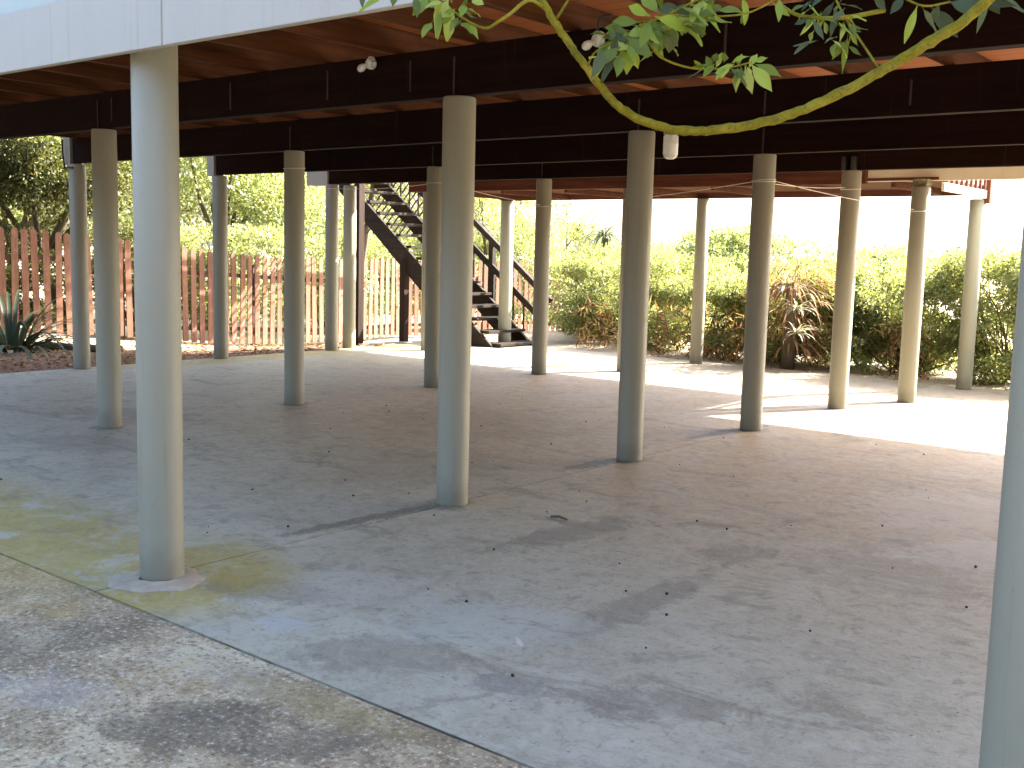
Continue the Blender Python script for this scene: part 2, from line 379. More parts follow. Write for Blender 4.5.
M['bark'] = mat_bark('grey_brown_bark', (0.06, 0.045, 0.03), (0.17, 0.14, 0.10))
M['log'] = mat_bark('old_log_bark', (0.10, 0.06, 0.035), (0.27, 0.19, 0.13))
M['pip'] = mat_simple('dark_dry_berry', (0.02, 0.013, 0.012), 0.6)
def mat_glass():
    a = N('ribbed_clear_glass'); b = a.n('BsdfPrincipled')
    b.inputs['Base Color'].default_value = (0.93, 0.93, 0.86, 1); b.inputs['Roughness'].default_value = 0.12
    b.inputs['Transmission Weight'].default_value = 0.35; b.inputs['IOR'].default_value = 1.3
    a.l(b.outputs[0], a.out.inputs[0]); return a.m
M['glass'] = mat_glass()
def mat_pane():
    a = N('window_glass'); return a.pbr((0.03, 0.04, 0.045), 0.05, None, 0.6)
M['pane'] = mat_pane()
def mat_limb():
    a = N('green_young_bark'); p = a.pos()
    n = a.noise(p, 26, 5, 0.7, 0.5); b = a.noise(p, 120, 3, 0.7)
    c = a.ramp(n, [(0.25, (0.085, 0.07, 0.006)), (0.5, (0.16, 0.135, 0.010)), (0.75, (0.26, 0.215, 0.03))])
    c = a.mix(a.math('MULTIPLY', a.step(b, 0.55, 0.68), 0.75), c, (0.085, 0.065, 0.035))
    return a.pbr(c, 0.85, a.bump(a.math('ADD', n, b), 0.9, 0.004), 0.1)
M['limb'] = mat_limb()
G = lambda *s: list(s)
M['leaf_hero'] = mat_leaf('fresh_green_leaf', G((0.0,(0.085,0.115,0.018)),(0.4,(0.17,0.23,0.028)),(0.75,(0.27,0.36,0.045)),(1.0,(0.38,0.41,0.10))), 0.4, 0.5, 0.25, per='obj')
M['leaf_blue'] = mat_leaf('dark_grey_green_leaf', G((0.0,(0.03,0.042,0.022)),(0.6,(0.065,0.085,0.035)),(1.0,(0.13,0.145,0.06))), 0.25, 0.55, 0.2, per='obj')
M['leaf_olive'] = mat_leaf('olive_leaf', G((0.0,(0.049,0.063,0.021)),(0.5,(0.105,0.119,0.042)),(0.8,(0.196,0.203,0.084)),(1.0,(0.364,0.336,0.182))), 0.38)
M['leaf_pale'] = mat_leaf('pale_yellow_green_leaf', G((0.0,(0.174,0.219,0.094)),(0.5,(0.297,0.358,0.169)),(1.0,(0.594,0.579,0.413))), 0.52)
M['leaf_mid'] = mat_leaf('mid_green_leaf', G((0.0,(0.141,0.190,0.089)),(0.5,(0.301,0.350,0.160)),(1.0,(0.600,0.568,0.350))), 0.58)
M['leaf_hedge'] = mat_leaf('hedge_leaf', G((0.0,(0.127,0.164,0.073)),(0.45,(0.266,0.316,0.145)),(0.8,(0.405,0.430,0.233)),(1.0,(0.600,0.600,0.466))), 0.6)
M['leaf_dead'] = mat_leaf('dead_brown_leaf', G((0.0,(0.113,0.057,0.030)),(0.5,(0.284,0.161,0.085)),(1.0,(0.529,0.359,0.204))), 0.35, 0.8, 0.2)
M['leaf_dark'] = mat_leaf('dark_screen_leaf', G((0.0,(0.018,0.022,0.010)),(1.0,(0.045,0.052,0.022))), 0.2)
M['leaf_aloe'] = mat_leaf('grey_green_aloe_leaf', G((0.0,(0.07,0.09,0.055)),(1.0,(0.16,0.19,0.12))), 0.15, 0.45)
M['leaf_white'] = mat_leaf('bleached_strap_leaf', G((0.0,(0.34,0.33,0.26)),(1.0,(0.55,0.53,0.45))), 0.2, 0.6)
M['leaf_strap'] = mat_leaf('dark_strap_leaf', G((0.0,(0.016,0.028,0.014)),(0.6,(0.032,0.05,0.026)),(1.0,(0.09,0.10,0.045))), 0.15, 0.45, 0.35)

SKY, SUN, EXPOSURE = 0.145, 5, 3.2
LIMB = [(-0.468, 1.959, 2.061, 0.0107), (-0.504, 1.936, 2.014, 0.0101), (-0.54, 1.912, 1.971, 0.0095), (-0.583, 1.883, 1.92, 0.0089), (-0.633, 1.849, 1.88, 0.009), (-0.694, 1.819, 1.837, 0.0086), (-0.755, 1.763, 1.792, 0.0083), (-0.816, 1.708, 1.757, 0.0081), (-0.879, 1.654, 1.738, 0.0078), (-0.937, 1.607, 1.732, 0.0075), (-0.99, 1.566, 1.745, 0.0073), (-1.032, 1.537, 1.775, 0.0068), (-1.069, 1.515, 1.825, 0.0065), (-1.099, 1.498, 1.869, 0.0062), (-1.123, 1.485, 1.906, 0.0062), (-1.138, 1.477, 1.934, 0.0057), (-1.168, 1.484, 1.97, 0.0053), (-1.225, 1.501, 2.04, 0.0048), (-1.282, 1.526, 2.155, 0.0041)]
TWIGS = [[(-1.128, 1.483, 1.919, 0.0037), (-1.152, 1.454, 1.939, 0.0032), (-1.169, 1.423, 1.913, 0.0029), (-1.183, 1.41, 1.9, 0.0026), (-1.197, 1.396, 1.889, 0.0024), (-1.212, 1.373, 1.896, 0.0021), (-1.237, 1.356, 1.915, 0.0018), (-1.268, 1.336, 1.943, 0.0016), (-1.307, 1.306, 1.952, 0.0013)], [(-1.122, 1.487, 1.91, 0.0024), (-1.097, 1.485, 1.938, 0.0021), (-1.09, 1.494, 1.962, 0.0018)], [(-1.073, 1.514, 1.835, 0.0021), (-1.053, 1.492, 1.84, 0.0018), (-1.028, 1.474, 1.849, 0.0015), (-1.0, 1.487, 1.865, 0.0014), (-0.967, 1.504, 1.885, 0.0014), (-0.929, 1.524, 1.904, 0.0014), (-0.887, 1.549, 1.928, 0.0014), (-0.864, 1.57, 1.948, 0.0014)], [(-0.967, 1.504, 1.89, 0.0019), (-0.952, 1.511, 1.858, 0.0018), (-0.935, 1.522, 1.837, 0.0018), (-0.905, 1.544, 1.824, 0.0017), (-0.88, 1.563, 1.821, 0.0015), (-0.852, 1.586, 1.824, 0.0014), (-0.823, 1.611, 1.834, 0.0013)], [(-0.929, 1.524, 1.904, 0.0016), (-0.889, 1.556, 1.902, 0.0015), (-0.839, 1.61, 1.91, 0.0015), (-0.801, 1.645, 1.936, 0.0015), (-0.78, 1.679, 1.958, 0.0015)], [(-0.694, 1.819, 1.84, 0.0021), (-0.765, 1.854, 1.926, 0.0019), (-0.793, 1.863, 1.966, 0.0018), (-0.813, 1.879, 2.002, 0.0018)], [(-0.793, 1.863, 1.966, 0.0017), (-0.768, 1.863, 1.92, 0.0015), (-0.77, 1.856, 1.885, 0.0014)], [(-0.711, 1.882, 1.993, 0.0025), (-0.689, 1.896, 1.97, 0.0022), (-0.657, 1.906, 1.955, 0.0019), (-0.625, 1.933, 1.963, 0.0018)], [(-0.721, 1.893, 1.953, 0.0041), (-0.78, 1.844, 1.938, 0.0039), (-0.833, 1.801, 1.94, 0.0033), (-0.867, 1.79, 1.961, 0.0028)]]
LEAVES = [(-1.222, 1.339, 1.935, -1.246, 1.328, 1.867, 0.0261, 0.45), (-1.243, 1.348, 1.93, -1.229, 1.337, 1.861, 0.0279, 0.5), (-1.229, 1.295, 1.925, -1.231, 1.258, 1.888, 0.0181, 0.4), (-1.245, 1.28, 1.927, -1.224, 1.261, 1.884, 0.0136, 0.45), (-1.284, 1.25, 1.929, -1.289, 1.199, 1.89, 0.0151, 0.35), (-1.224, 1.313, 1.918, -1.205, 1.288, 1.853, 0.0122, 0.7), (-1.198, 1.321, 1.907, -1.217, 1.314, 1.884, 0.0211, 0.8), (-1.186, 1.324, 1.904, -1.186, 1.359, 1.897, 0.0181, 0.75), (-1.297, 1.291, 1.942, -1.286, 1.268, 1.911, 0.0154, 0.4), (-1.339, 1.26, 1.938, -1.315, 1.23, 1.904, 0.0123, 0.3), (-1.167, 1.32, 1.925, -1.2, 1.34, 1.899, 0.0134, 0.7), (-0.991, 1.443, 1.845, -0.973, 1.384, 1.79, 0.0178, 0.3), (-1.025, 1.506, 1.871, -1.007, 1.448, 1.826, 0.0201, 0.35), (-1.005, 1.499, 1.868, -0.981, 1.512, 1.827, 0.0245, 0.75), (-0.977, 1.477, 1.868, -0.925, 1.477, 1.832, 0.0225, 0.6), (-1.006, 1.534, 1.889, -1.031, 1.492, 1.872, 0.0217, 0.35), (-0.966, 1.49, 1.884, -0.928, 1.503, 1.852, 0.024, 0.7), (-0.983, 1.529, 1.896, -0.984, 1.49, 1.846, 0.0215, 0.65), (-0.949, 1.489, 1.888, -0.921, 1.535, 1.865, 0.0253, 0.75), (-0.943, 1.495, 1.892, -0.926, 1.442, 1.839, 0.0194, 0.5), (-0.934, 1.494, 1.896, -0.912, 1.56, 1.884, 0.0238, 0.85), (-0.947, 1.53, 1.907, -0.983, 1.526, 1.939, 0.0212, 0.6), (-0.942, 1.547, 1.913, -0.958, 1.576, 1.872, 0.0244, 0.7), (-0.928, 1.536, 1.912, -0.882, 1.545, 1.891, 0.0241, 0.8), (-0.938, 1.564, 1.922, -0.873, 1.543, 1.868, 0.0215, 0.75), (-0.915, 1.55, 1.92, -0.923, 1.56, 1.876, 0.0227, 0.65), (-0.917, 1.571, 1.927, -0.88, 1.59, 1.911, 0.0214, 0.9), (-0.993, 1.544, 1.902, -1.022, 1.505, 1.899, 0.0202, 0.4), (-0.997, 1.516, 1.885, -1.019, 1.479, 1.885, 0.0184, 0.45), (-0.943, 1.495, 1.898, -0.963, 1.461, 1.909, 0.0209, 0.7), (-0.935, 1.516, 1.907, -0.921, 1.47, 1.932, 0.021, 0.55), (-0.893, 1.56, 1.925, -0.881, 1.512, 1.879, 0.0143, 0.8), (-0.898, 1.575, 1.931, -0.878, 1.607, 1.901, 0.012, 0.95), (-0.984, 1.53, 1.886, -1.034, 1.521, 1.842, 0.0154, 0.3), (-0.942, 1.512, 1.848, -0.965, 1.504, 1.831, 0.0136, 0.35), (-0.978, 1.546, 1.873, -0.947, 1.547, 1.842, 0.0155, 0.5), (-0.949, 1.579, 1.923, -0.943, 1.526, 1.885, 0.0232, 0.6), (-0.931, 1.596, 1.93, -0.932, 1.64, 1.97, 0.0186, 0.7), (-1.018, 1.524, 1.879, -1.006, 1.566, 1.875, 0.0202, 0.4), (-0.927, 1.572, 1.897, -0.895, 1.578, 1.86, 0.0184, 0.6), (-0.95, 1.55, 1.871, -0.945, 1.588, 1.851, 0.0154, 0.5), (-0.879, 1.585, 1.824, -0.892, 1.586, 1.846, 0.0108, 0.7), (-0.89, 1.614, 1.829, -0.871, 1.6, 1.852, 0.0122, 0.75), (-0.85, 1.584, 1.823, -0.84, 1.527, 1.796, 0.0107, 0.8), (-0.859, 1.634, 1.833, -0.859, 1.646, 1.855, 0.011, 0.7), (-0.843, 1.626, 1.833, -0.816, 1.603, 1.783, 0.0169, 0.85), (-0.818, 1.595, 1.83, -0.783, 1.606, 1.784, 0.0213, 0.7), (-0.842, 1.649, 1.84, -0.793, 1.66, 1.814, 0.0171, 0.6), (-0.825, 1.615, 1.835, -0.8, 1.62, 1.84, 0.0108, 0.5), (-0.868, 1.623, 1.83, -0.828, 1.602, 1.812, 0.0122, 0.9), (-0.9, 1.599, 1.828, -0.89, 1.545, 1.833, 0.0098, 0.6), (-0.853, 1.634, 1.918, -0.864, 1.647, 1.903, 0.0085, 0.8), (-0.849, 1.617, 1.94, -0.85, 1.631, 1.897, 0.0156, 0.55), (-0.795, 1.64, 1.938, -0.775, 1.6, 1.889, 0.0131, 0.6), (-0.807, 1.638, 1.929, -0.771, 1.629, 1.902, 0.0107, 0.5), (-0.792, 1.86, 1.962, -0.797, 1.848, 1.907, 0.0117, 0.3), (-0.783, 1.859, 1.948, -0.771, 1.914, 1.925, 0.0117, 0.35), (-0.776, 1.872, 1.922, -0.768, 1.902, 1.899, 0.0104, 0.4), (-0.782, 1.888, 1.919, -0.797, 1.908, 1.854, 0.0118, 0.55), (-0.776, 1.866, 1.904, -0.784, 1.83, 1.866, 0.0104, 0.4), (-0.788, 1.842, 1.969, -0.816, 1.837, 1.931, 0.0116, 0.3), (-0.794, 1.866, 1.967, -0.773, 1.923, 1.965, 0.0131, 0.25), (-0.773, 1.873, 1.929, -0.752, 1.902, 1.925, 0.0104, 0.35), (-0.759, 1.827, 1.89, -0.738, 1.848, 1.871, 0.0089, 0.45), (-0.792, 1.807, 1.976, -0.816, 1.794, 1.946, 0.0127, 0.3), (-0.764, 1.825, 1.949, -0.758, 1.761, 1.918, 0.0114, 0.3), (-0.823, 1.858, 1.952, -0.859, 1.86, 1.919, 0.0105, 0.35), (-0.811, 1.798, 1.937, -0.771, 1.763, 1.887, 0.0102, 0.3), (-0.687, 1.956, 1.971, -0.706, 1.955, 1.905, 0.0157, 0.6), (-0.662, 1.905, 1.955, -0.645, 1.943, 1.914, 0.0178, 0.3), (-0.671, 1.971, 1.969, -0.628, 1.999, 1.915, 0.0262, 0.15), (-0.632, 1.944, 1.966, -0.568, 1.932, 1.937, 0.0281, 0.15), (-0.579, 1.967, 1.983, -0.553, 1.968, 1.941, 0.0228, 0.1), (-0.589, 2.029, 1.993, -0.603, 2.016, 1.922, 0.0117, 0.2), (-0.641, 1.931, 1.964, -0.658, 1.94, 1.928, 0.0153, 0.25), (-0.683, 1.881, 1.97, -0.702, 1.868, 1.94, 0.0152, 0.3), (-0.614, 1.949, 1.974, -0.524, 1.953, 1.948, 0.0204, 0.12), (-0.734, 1.855, 1.978, -0.718, 1.892, 1.953, 0.0178, 0.3), (-0.563, 1.996, 1.977, -0.514, 1.965, 1.94, 0.0204, 0.15), (-0.988, 1.496, 1.873, -0.953, 1.5, 1.875, 0.0187, 0.4315006005790969), (-0.9, 1.585, 1.926, -0.876, 1.6, 1.883, 0.0127, 0.9543674881903865), (-1.017, 1.495, 1.867, -1.011, 1.539, 1.85, 0.0196, 0.7855157671029744), (-0.896, 1.564, 1.928, -0.909, 1.556, 1.884, 0.0152, 0.5788703100681161), (-0.975, 1.463, 1.84, -0.96, 1.433, 1.797, 0.0186, 0.9058537919030321), (-0.891, 1.54, 1.911, -0.913, 1.553, 1.877, 0.0155, 0.40772411711569023), (-0.913, 1.547, 1.91, -0.955, 1.532, 1.917, 0.0199, 0.3160502075986795), (-0.95, 1.57, 1.892, -0.954, 1.541, 1.85, 0.0172, 0.7975541447923702), (-0.957, 1.49, 1.856, -0.916, 1.486, 1.849, 0.016, 0.6657603717770104), (-0.909, 1.564, 1.899, -0.881, 1.563, 1.874, 0.02, 0.9167422232894582), (-0.872, 1.551, 1.898, -0.855, 1.598, 1.896, 0.0161, 0.5283421448551004), (-0.899, 1.59, 1.912, -0.894, 1.634, 1.933, 0.013, 0.40003789890786784), (-0.958, 1.562, 1.899, -0.945, 1.586, 1.865, 0.0212, 0.4901794135402755), (-0.995, 1.524, 1.86, -0.99, 1.539, 1.827, 0.0145, 0.7896971355001348), (-0.928, 1.541, 1.891, -0.942, 1.554, 1.85, 0.0227, 0.29781860610753563), (-0.961, 1.567, 1.902, -0.972, 1.503, 1.883, 0.018, 0.5935509266666721), (-0.969, 1.474, 1.857, -0.938, 1.447, 1.817, 0.0137, 0.4035149291359626), (-0.985, 1.496, 1.88, -1.028, 1.498, 1.876, 0.0218, 0.45161336401310087), (-0.996, 1.49, 1.844, -1.029, 1.491, 1.801, 0.0182, 0.27432689327065685), (-0.972, 1.493, 1.851, -1.004, 1.468, 1.85, 0.0208, 0.7139951367082427), (-0.9, 1.547, 1.902, -0.924, 1.54, 1.918, 0.0221, 0.25950445448523474), (-0.876, 1.571, 1.914, -0.809, 1.558, 1.897, 0.0161, 0.4155532459449167), (-0.896, 1.566, 1.907, -0.893, 1.573, 1.929, 0.022, 0.3748331713558033), (-1.024, 1.509, 1.877, -1.037, 1.466, 1.875, 0.0221, 0.6404867175424147), (-0.926, 1.599, 1.918, -0.913, 1.643, 1.947, 0.0225, 0.5517138661527243), (-0.984, 1.464, 1.868, -0.998, 1.474, 1.834, 0.0138, 0.2637519345735281), (-0.917, 1.61, 1.933, -0.922, 1.657, 1.957, 0.0138, 0.8299099861178842), (-0.986, 1.52, 1.879, -1.004, 1.485, 1.87, 0.0222, 0.8386828654130869), (-0.961, 1.525, 1.884, -0.986, 1.511, 1.853, 0.0195, 0.9437997808244345), (-0.963, 1.531, 1.887, -0.929, 1.511, 1.85, 0.0167, 0.8878571172868306), (-0.992, 1.538, 1.897, -0.953, 1.565, 1.882, 0.019, 0.5892053531779065), (-0.907, 1.525, 1.914, -0.859, 1.529, 1.88, 0.0155, 0.344330686246185), (-0.897, 1.536, 1.925, -0.927, 1.5, 1.924, 0.0204, 0.654671283397975), (-0.88, 1.549, 1.916, -0.888, 1.534, 1.878, 0.016, 0.4897436439150331), (-0.928, 1.53, 1.913, -0.9, 1.583, 1.908, 0.0161, 0.9516191564320813), (-0.994, 1.519, 1.864, -1.001, 1.469, 1.852, 0.0169, 0.49751487569017716), (-0.998, 1.521, 1.866, -0.997, 1.516, 1.815, 0.0213, 0.8458001066022856), (-0.89, 1.559, 1.915, -0.901, 1.586, 1.876, 0.0161, 0.9747787176750773), (-0.971, 1.456, 1.847, -0.988, 1.419, 1.814, 0.021, 0.7502074623472179), (-0.912, 1.577, 1.92, -0.864, 1.565, 1.892, 0.0187, 0.6238086223390649), (-0.951, 1.528, 1.885, -0.999, 1.529, 1.894, 0.0174, 0.21054665000011605), (-0.98, 1.485, 1.856, -1.003, 1.488, 1.877, 0.0192, 0.324842032857576), (-0.98, 1.466, 1.834, -1.039, 1.468, 1.838, 0.0217, 0.8044510320300011), (-0.971, 1.563, 1.897, -0.958, 1.522, 1.858, 0.0146, 0.3061141368623275), (-1.019, 1.497, 1.857, -1.019, 1.463, 1.807, 0.014, 0.3963085601181946), (-0.902, 1.52, 1.883, -0.857, 1.515, 1.877, 0.0188, 0.705200360429187), (-0.885, 1.598, 1.836, -0.878, 1.596, 1.851, 0.012, 0.7359747634722668), (-0.846, 1.608, 1.827, -0.828, 1.566, 1.789, 0.0094, 0.5788710809537401), (-0.843, 1.573, 1.826, -0.81, 1.579, 1.837, 0.0101, 0.8092844216653394), (-0.836, 1.615, 1.832, -0.836, 1.641, 1.807, 0.0097, 0.8057276503100972), (-0.865, 1.583, 1.824, -0.837, 1.579, 1.825, 0.0123, 0.5392109315005358), (-0.87, 1.63, 1.835, -0.887, 1.629, 1.816, 0.0134, 0.8238748991618761), (-0.841, 1.635, 1.827, -0.843, 1.667, 1.857, 0.0114, 0.464297478533877), (-0.848, 1.601, 1.823, -0.817, 1.586, 1.792, 0.0113, 0.4223354912729693), (-0.834, 1.574, 1.827, -0.861, 1.562, 1.812, 0.0119, 0.6864893628286766), (-0.846, 1.63, 1.829, -0.84, 1.676, 1.828, 0.0128, 0.7950027300815707), (-0.861, 1.637, 1.833, -0.857, 1.627, 1.791, 0.0131, 0.5062813507624407), (-0.883, 1.574, 1.827, -0.924, 1.586, 1.814, 0.0094, 0.4428066536920887), (-0.823, 1.579, 1.818, -0.827, 1.556, 1.829, 0.0122, 0.44289549072320833), (-0.874, 1.587, 1.832, -0.907, 1.566, 1.826, 0.0085, 0.8186084634581053), (-0.878, 1.591, 1.833, -0.873, 1.545, 1.805, 0.0126, 0.7793140542722021), (-0.863, 1.593, 1.833, -0.847, 1.563, 1.843, 0.0125, 0.5792632023685373), (-1.192, 1.324, 1.893, -1.178, 1.287, 1.863, 0.0116, 0.4107672295508229), (-1.178, 1.328, 1.885, -1.166, 1.342, 1.859, 0.013, 0.7765121665344652), (-1.188, 1.334, 1.917, -1.168, 1.3, 1.887, 0.0137, 0.4180495876209668), (-1.222, 1.314, 1.919, -1.243, 1.308, 1.912, 0.0152, 0.4520455789650901), (-1.176, 1.334, 1.924, -1.142, 1.326, 1.907, 0.0162, 0.8012539590125698), (-1.186, 1.337, 1.909, -1.177, 1.359, 1.898, 0.0134, 0.994184976236827), (-1.203, 1.283, 1.914, -1.222, 1.28, 1.903, 0.0162, 0.577962448608496), (-1.181, 1.299, 1.894, -1.215, 1.31, 1.89, 0.0155, 0.5075624729651913), (-1.184, 1.317, 1.928, -1.211, 1.325, 1.917, 0.0117, 0.4209130745842944), (-1.194, 1.29, 1.91, -1.212, 1.266, 1.899, 0.0126, 0.9940655730472028), (-1.215, 1.297, 1.919, -1.255, 1.289, 1.91, 0.0146, 0.9871799257195191), (-1.247, 1.321, 1.893, -1.23, 1.279, 1.858, 0.016, 0.4625428148218747), (-1.202, 1.286, 1.919, -1.21, 1.296, 1.894, 0.0136, 0.6173167694956039), (-1.191, 1.329, 1.891, -1.188, 1.307, 1.873, 0.0115, 0.531549666658088), (-1.215, 1.304, 1.903, -1.184, 1.303, 1.878, 0.0126, 0.6182076478104628), (-1.201, 1.336, 1.889, -1.175, 1.335, 1.868, 0.0167, 0.5275662631744028), (-0.812, 1.782, 1.954, -0.832, 1.752, 1.932, 0.0124, 0.39893240017047316), (-0.841, 1.849, 1.96, -0.863, 1.852, 1.939, 0.0086, 0.3502794433156885), (-0.796, 1.855, 1.952, -0.804, 1.889, 1.933, 0.008, 0.5134814587913877), (-0.765, 1.85, 1.943, -0.735, 1.85, 1.929, 0.0106, 0.5578625144910692), (-0.792, 1.858, 1.9, -0.774, 1.814, 1.865, 0.0111, 0.4400369028230575), (-0.784, 1.865, 1.922, -0.743, 1.849, 1.912, 0.012, 0.2552993971754349), (-0.829, 1.821, 1.964, -0.808, 1.829, 1.938, 0.0094, 0.4537604283450341), (-0.822, 1.84, 1.953, -0.814, 1.783, 1.913, 0.0128, 0.5744791339185316), (-0.812, 1.838, 1.953, -0.822, 1.857, 1.922, 0.0097, 0.5450685526530774), (-0.793, 1.784, 1.93, -0.767, 1.818, 1.918, 0.0106, 0.5951005761592687), (-0.804, 1.797, 1.913, -0.815, 1.807, 1.893, 0.0119, 0.5496751336418131), (-0.832, 1.846, 1.905, -0.83, 1.778, 1.872, 0.0108, 0.30525938756741194), (-0.817, 1.803, 1.935, -0.834, 1.781, 1.922, 0.0101, 0.3129994139955917), (-0.782, 1.887, 1.905, -0.817, 1.9, 1.9, 0.0101, 0.20106171174816723), (-0.764, 1.801, 1.898, -0.764, 1.75, 1.879, 0.0098, 0.23201625287761174), (-0.784, 1.824, 1.899, -0.77, 1.86, 1.872, 0.0126, 0.5273546939252429), (-0.815, 1.84, 1.904, -0.848, 1.811, 1.892, 0.0079, 0.20144205378254712), (-0.816, 1.859, 1.941, -0.819, 1.884, 1.921, 0.0112, 0.46709619512714234), (-0.787, 1.878, 1.942, -0.791, 1.878, 1.905, 0.0082, 0.37449973512852436), (-0.809, 1.799, 1.964, -0.831, 1.799, 1.947, 0.0094, 0.3108337018875839), (-0.788, 1.865, 1.973, -0.809, 1.889, 1.957, 0.0128, 0.2628211052511934), (-0.752, 1.83, 1.927, -0.724, 1.784, 1.889, 0.0095, 0.5035489533919408), (-0.777, 1.828, 1.93, -0.743, 1.815, 1.9, 0.0086, 0.39298304020846553), (-0.769, 1.84, 1.931, -0.754, 1.787, 1.887, 0.0087, 0.583071156105613)]

# ------------------------------------------------------------------ ground, slab, apron
def smooth(t): t = max(0.0, min(1.0, t)); return t*t*(3-2*t)
def ground_z(x, y):
    z = -0.02 - 0.31*smooth((-x-12.2)/3.4)*smooth((y-8.3)/4.6) - 0.25*smooth((y-15)/8)*smooth((-x-11)/6)
    z += 0.012*math.sin(1.7*x+0.6*y)*math.sin(1.3*y-0.4*x) if (x < -12.3 or y > 14) else 0.0
    z += 0.11*smooth((9.6-y)/2.5)*smooth((-x-13.0)/2.5)*smooth((y-3.0)/2.0)
    if -12.1 < x < 10.0 and -7 < y < 13.9: z = -0.055
    return z
def axis(lo, hi, fine0, fine1, step):
    a = [fine0]
    while a[-1] < fine1: a.append(a[-1]+step)
    s = step
    while a[-1] < hi: s *= 1.45; a.append(a[-1]+s)
    s = step
    while a[0] > lo: s *= 1.45; a.insert(0, a[0]-s)
    return a
def build_ground():
    xs = axis(-420, 420, -24, 8, 0.5); ys = axis(-420, 420, -8, 26, 0.5)
    verts = [(x, y, ground_z(x, y)) for y in ys for x in xs]
    nx = len(xs); faces = [(j*nx+i, j*nx+i+1, (j+1)*nx+i+1, (j+1)*nx+i) for j in range(len(ys)-1) for i in range(nx-1)]
    me = bpy.data.meshes.new('ground'); me.from_pydata(verts, [], faces); me.update()
    tag(link_mesh('ground', me, M['soil'], smooth=True), 'sandy soil ground with red brown leaf mould beside the slab', 'ground', kind='structure')
build_ground()

def slab(name, x0, x1, y0, y1, ztop, thick, mat, jit, label, cat):
    pts = []
    def side(a, b):
        d = math.hypot(b[0]-a[0], b[1]-a[1]); n = max(2, int(d/0.05)) if d < 14 else max(2, int(d/0.08))
        nx, ny = (b[1]-a[1])/d, -(b[0]-a[0])/d
        w = 0.0
        for i in range(n):
            t = i/n; w = 0.75*w + random.uniform(-jit, jit)
            k = 0 if i == 0 else min(0.0, w-jit*0.3)
            pts.append((a[0]+(b[0]-a[0])*t + nx*k, a[1]+(b[1]-a[1])*t + ny*k))
    c = [(x0,y0),(x1,y0),(x1,y1),(x0,y1)]
    for i in range(4): side(c[i], c[(i+1)%4])
    bm = bmesh.new()
    f = bm.faces.new([bm.verts.new((x, y, ztop)) for x, y in pts])
    r = bmesh.ops.extrude_face_region(bm, geom=[f])
    bmesh.ops.translate(bm, vec=(0,0,-thick), verts=[v for v in r['geom'] if isinstance(v, bmesh.types.BMVert)])
    o = fin(name, bm, mat)
    return tag(o, label, cat, kind='structure')
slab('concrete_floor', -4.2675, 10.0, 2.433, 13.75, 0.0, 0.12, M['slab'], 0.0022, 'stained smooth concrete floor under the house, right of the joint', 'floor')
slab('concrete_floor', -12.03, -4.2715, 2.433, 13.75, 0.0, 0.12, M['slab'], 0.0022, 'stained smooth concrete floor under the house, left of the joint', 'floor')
slab('driveway', -12.1, 10.0, -7.0, 2.428, 0.0, 0.12, M['apron'], 0.0035, 'rough weathered concrete apron in front of the house', 'driveway')

# ------------------------------------------------------------------ house
house = tag(empty('house', (-4.0, 7.2, 2.3)), 'raised house overhead with white fascia board, dark beams and orange ceiling boards', 'house')
HINV = Matrix.Translation((4.0, -7.2, -2.3))
def hp(o, parent=None):
    p = parent or house
    o.parent = p
    if p is house: o.matrix_parent_inverse = HINV
    return o
XL, XR = -12.0, 3.0
for (a, b) in ((-12.1, -3.903), (-3.897, XR)):
    hp(box('fascia_board', a, b, 2.565, 2.60, 2.30, 2.566, M['white']))
BEAM_Y = (2.75, 4.76, 6.72, 8.69, 10.62)
for y in BEAM_Y:
    bx = hp(box('beam', XL+0.03, XR-0.02, y-0.045, y+0.045, 2.392, 2.668, M['dark_beam'], bevel=0.004))
hp(box('beam', XL+0.5, -4.56, 11.72, 11.80, 2.335, 2.60, M['redwood'], bevel=0.004))
x = XL+0.1
while x < XR-0.05:
    j = hp(box('joist', x-0.024, x+0.024, 2.69, 11.70, 2.671, 2.808, M['joist'], bevel=0.002)); x += 0.65
hp(box('ceiling_deck', XL, XR, 2.69, 11.70, 2.811, 2.875, M['deck'], bevel=0))
hp(box('rear_fascia', -4.57, XR, 11.81, 11.845, 2.36, 2.625, M['beige']))
for y, m in ((6.72, 'cream'), (8.69, 'white'), (10.62, 'white')):
    hp(box('beam_end_cap', XL-0.12 if y < 10 else XL-0.42, XL+0.027, y-0.075, y+0.075, 2.375, 2.69, M[m]))
# upper storey (casts the shade)
hp(box('front_wall', XL, XR, 2.62, 2.685, 2.57, 5.45, M['siding']))
hp(box('rear_wall', XL, XR, 11.705, 11.80, 2.605, 5.45, M['siding']))
hp(box('side_wall', XL, XL+0.07, 2.688, 11.702, 2.88, 5.45, M['siding']))
hp(box('side_wall', XR-0.07, XR, 2.688, 11.702, 2.40, 5.45, M['siding']))
def roof():
    bm = bmesh.new()
    y0, y1, ym = 2.1, 12.3, 7.2
    prof = [(y0, 5.42), (ym, 6.75), (y1, 5.42), (y1, 5.50), (ym, 6.84), (y0, 5.50)]
    A = [bm.verts.new((XL-0.4, y, z)) for y, z in prof]; B = [bm.verts.new((XR+0.4, y, z)) for y, z in prof]
    for i in range(6): bm.faces.new((A[i], A[(i+1)%6], B[(i+1)%6], B[i]))
    for S in (A, B):
        bm.faces.new((S[0], S[1], S[4], S[5])); bm.faces.new((S[1], S[2], S[3], S[4]))
    hp(fin('roof', bm, M['roof']))
    for X in (XL+0.035, XR-0.035):
        bm = bmesh.new()
        vs = [bm.verts.new((X, y, z)) for y, z in ((2.69, 5.452), (11.70, 5.452), (ym, 6.70))]; bm.faces.new(vs)
        hp(fin('gable', bm, M['siding']))
roof()
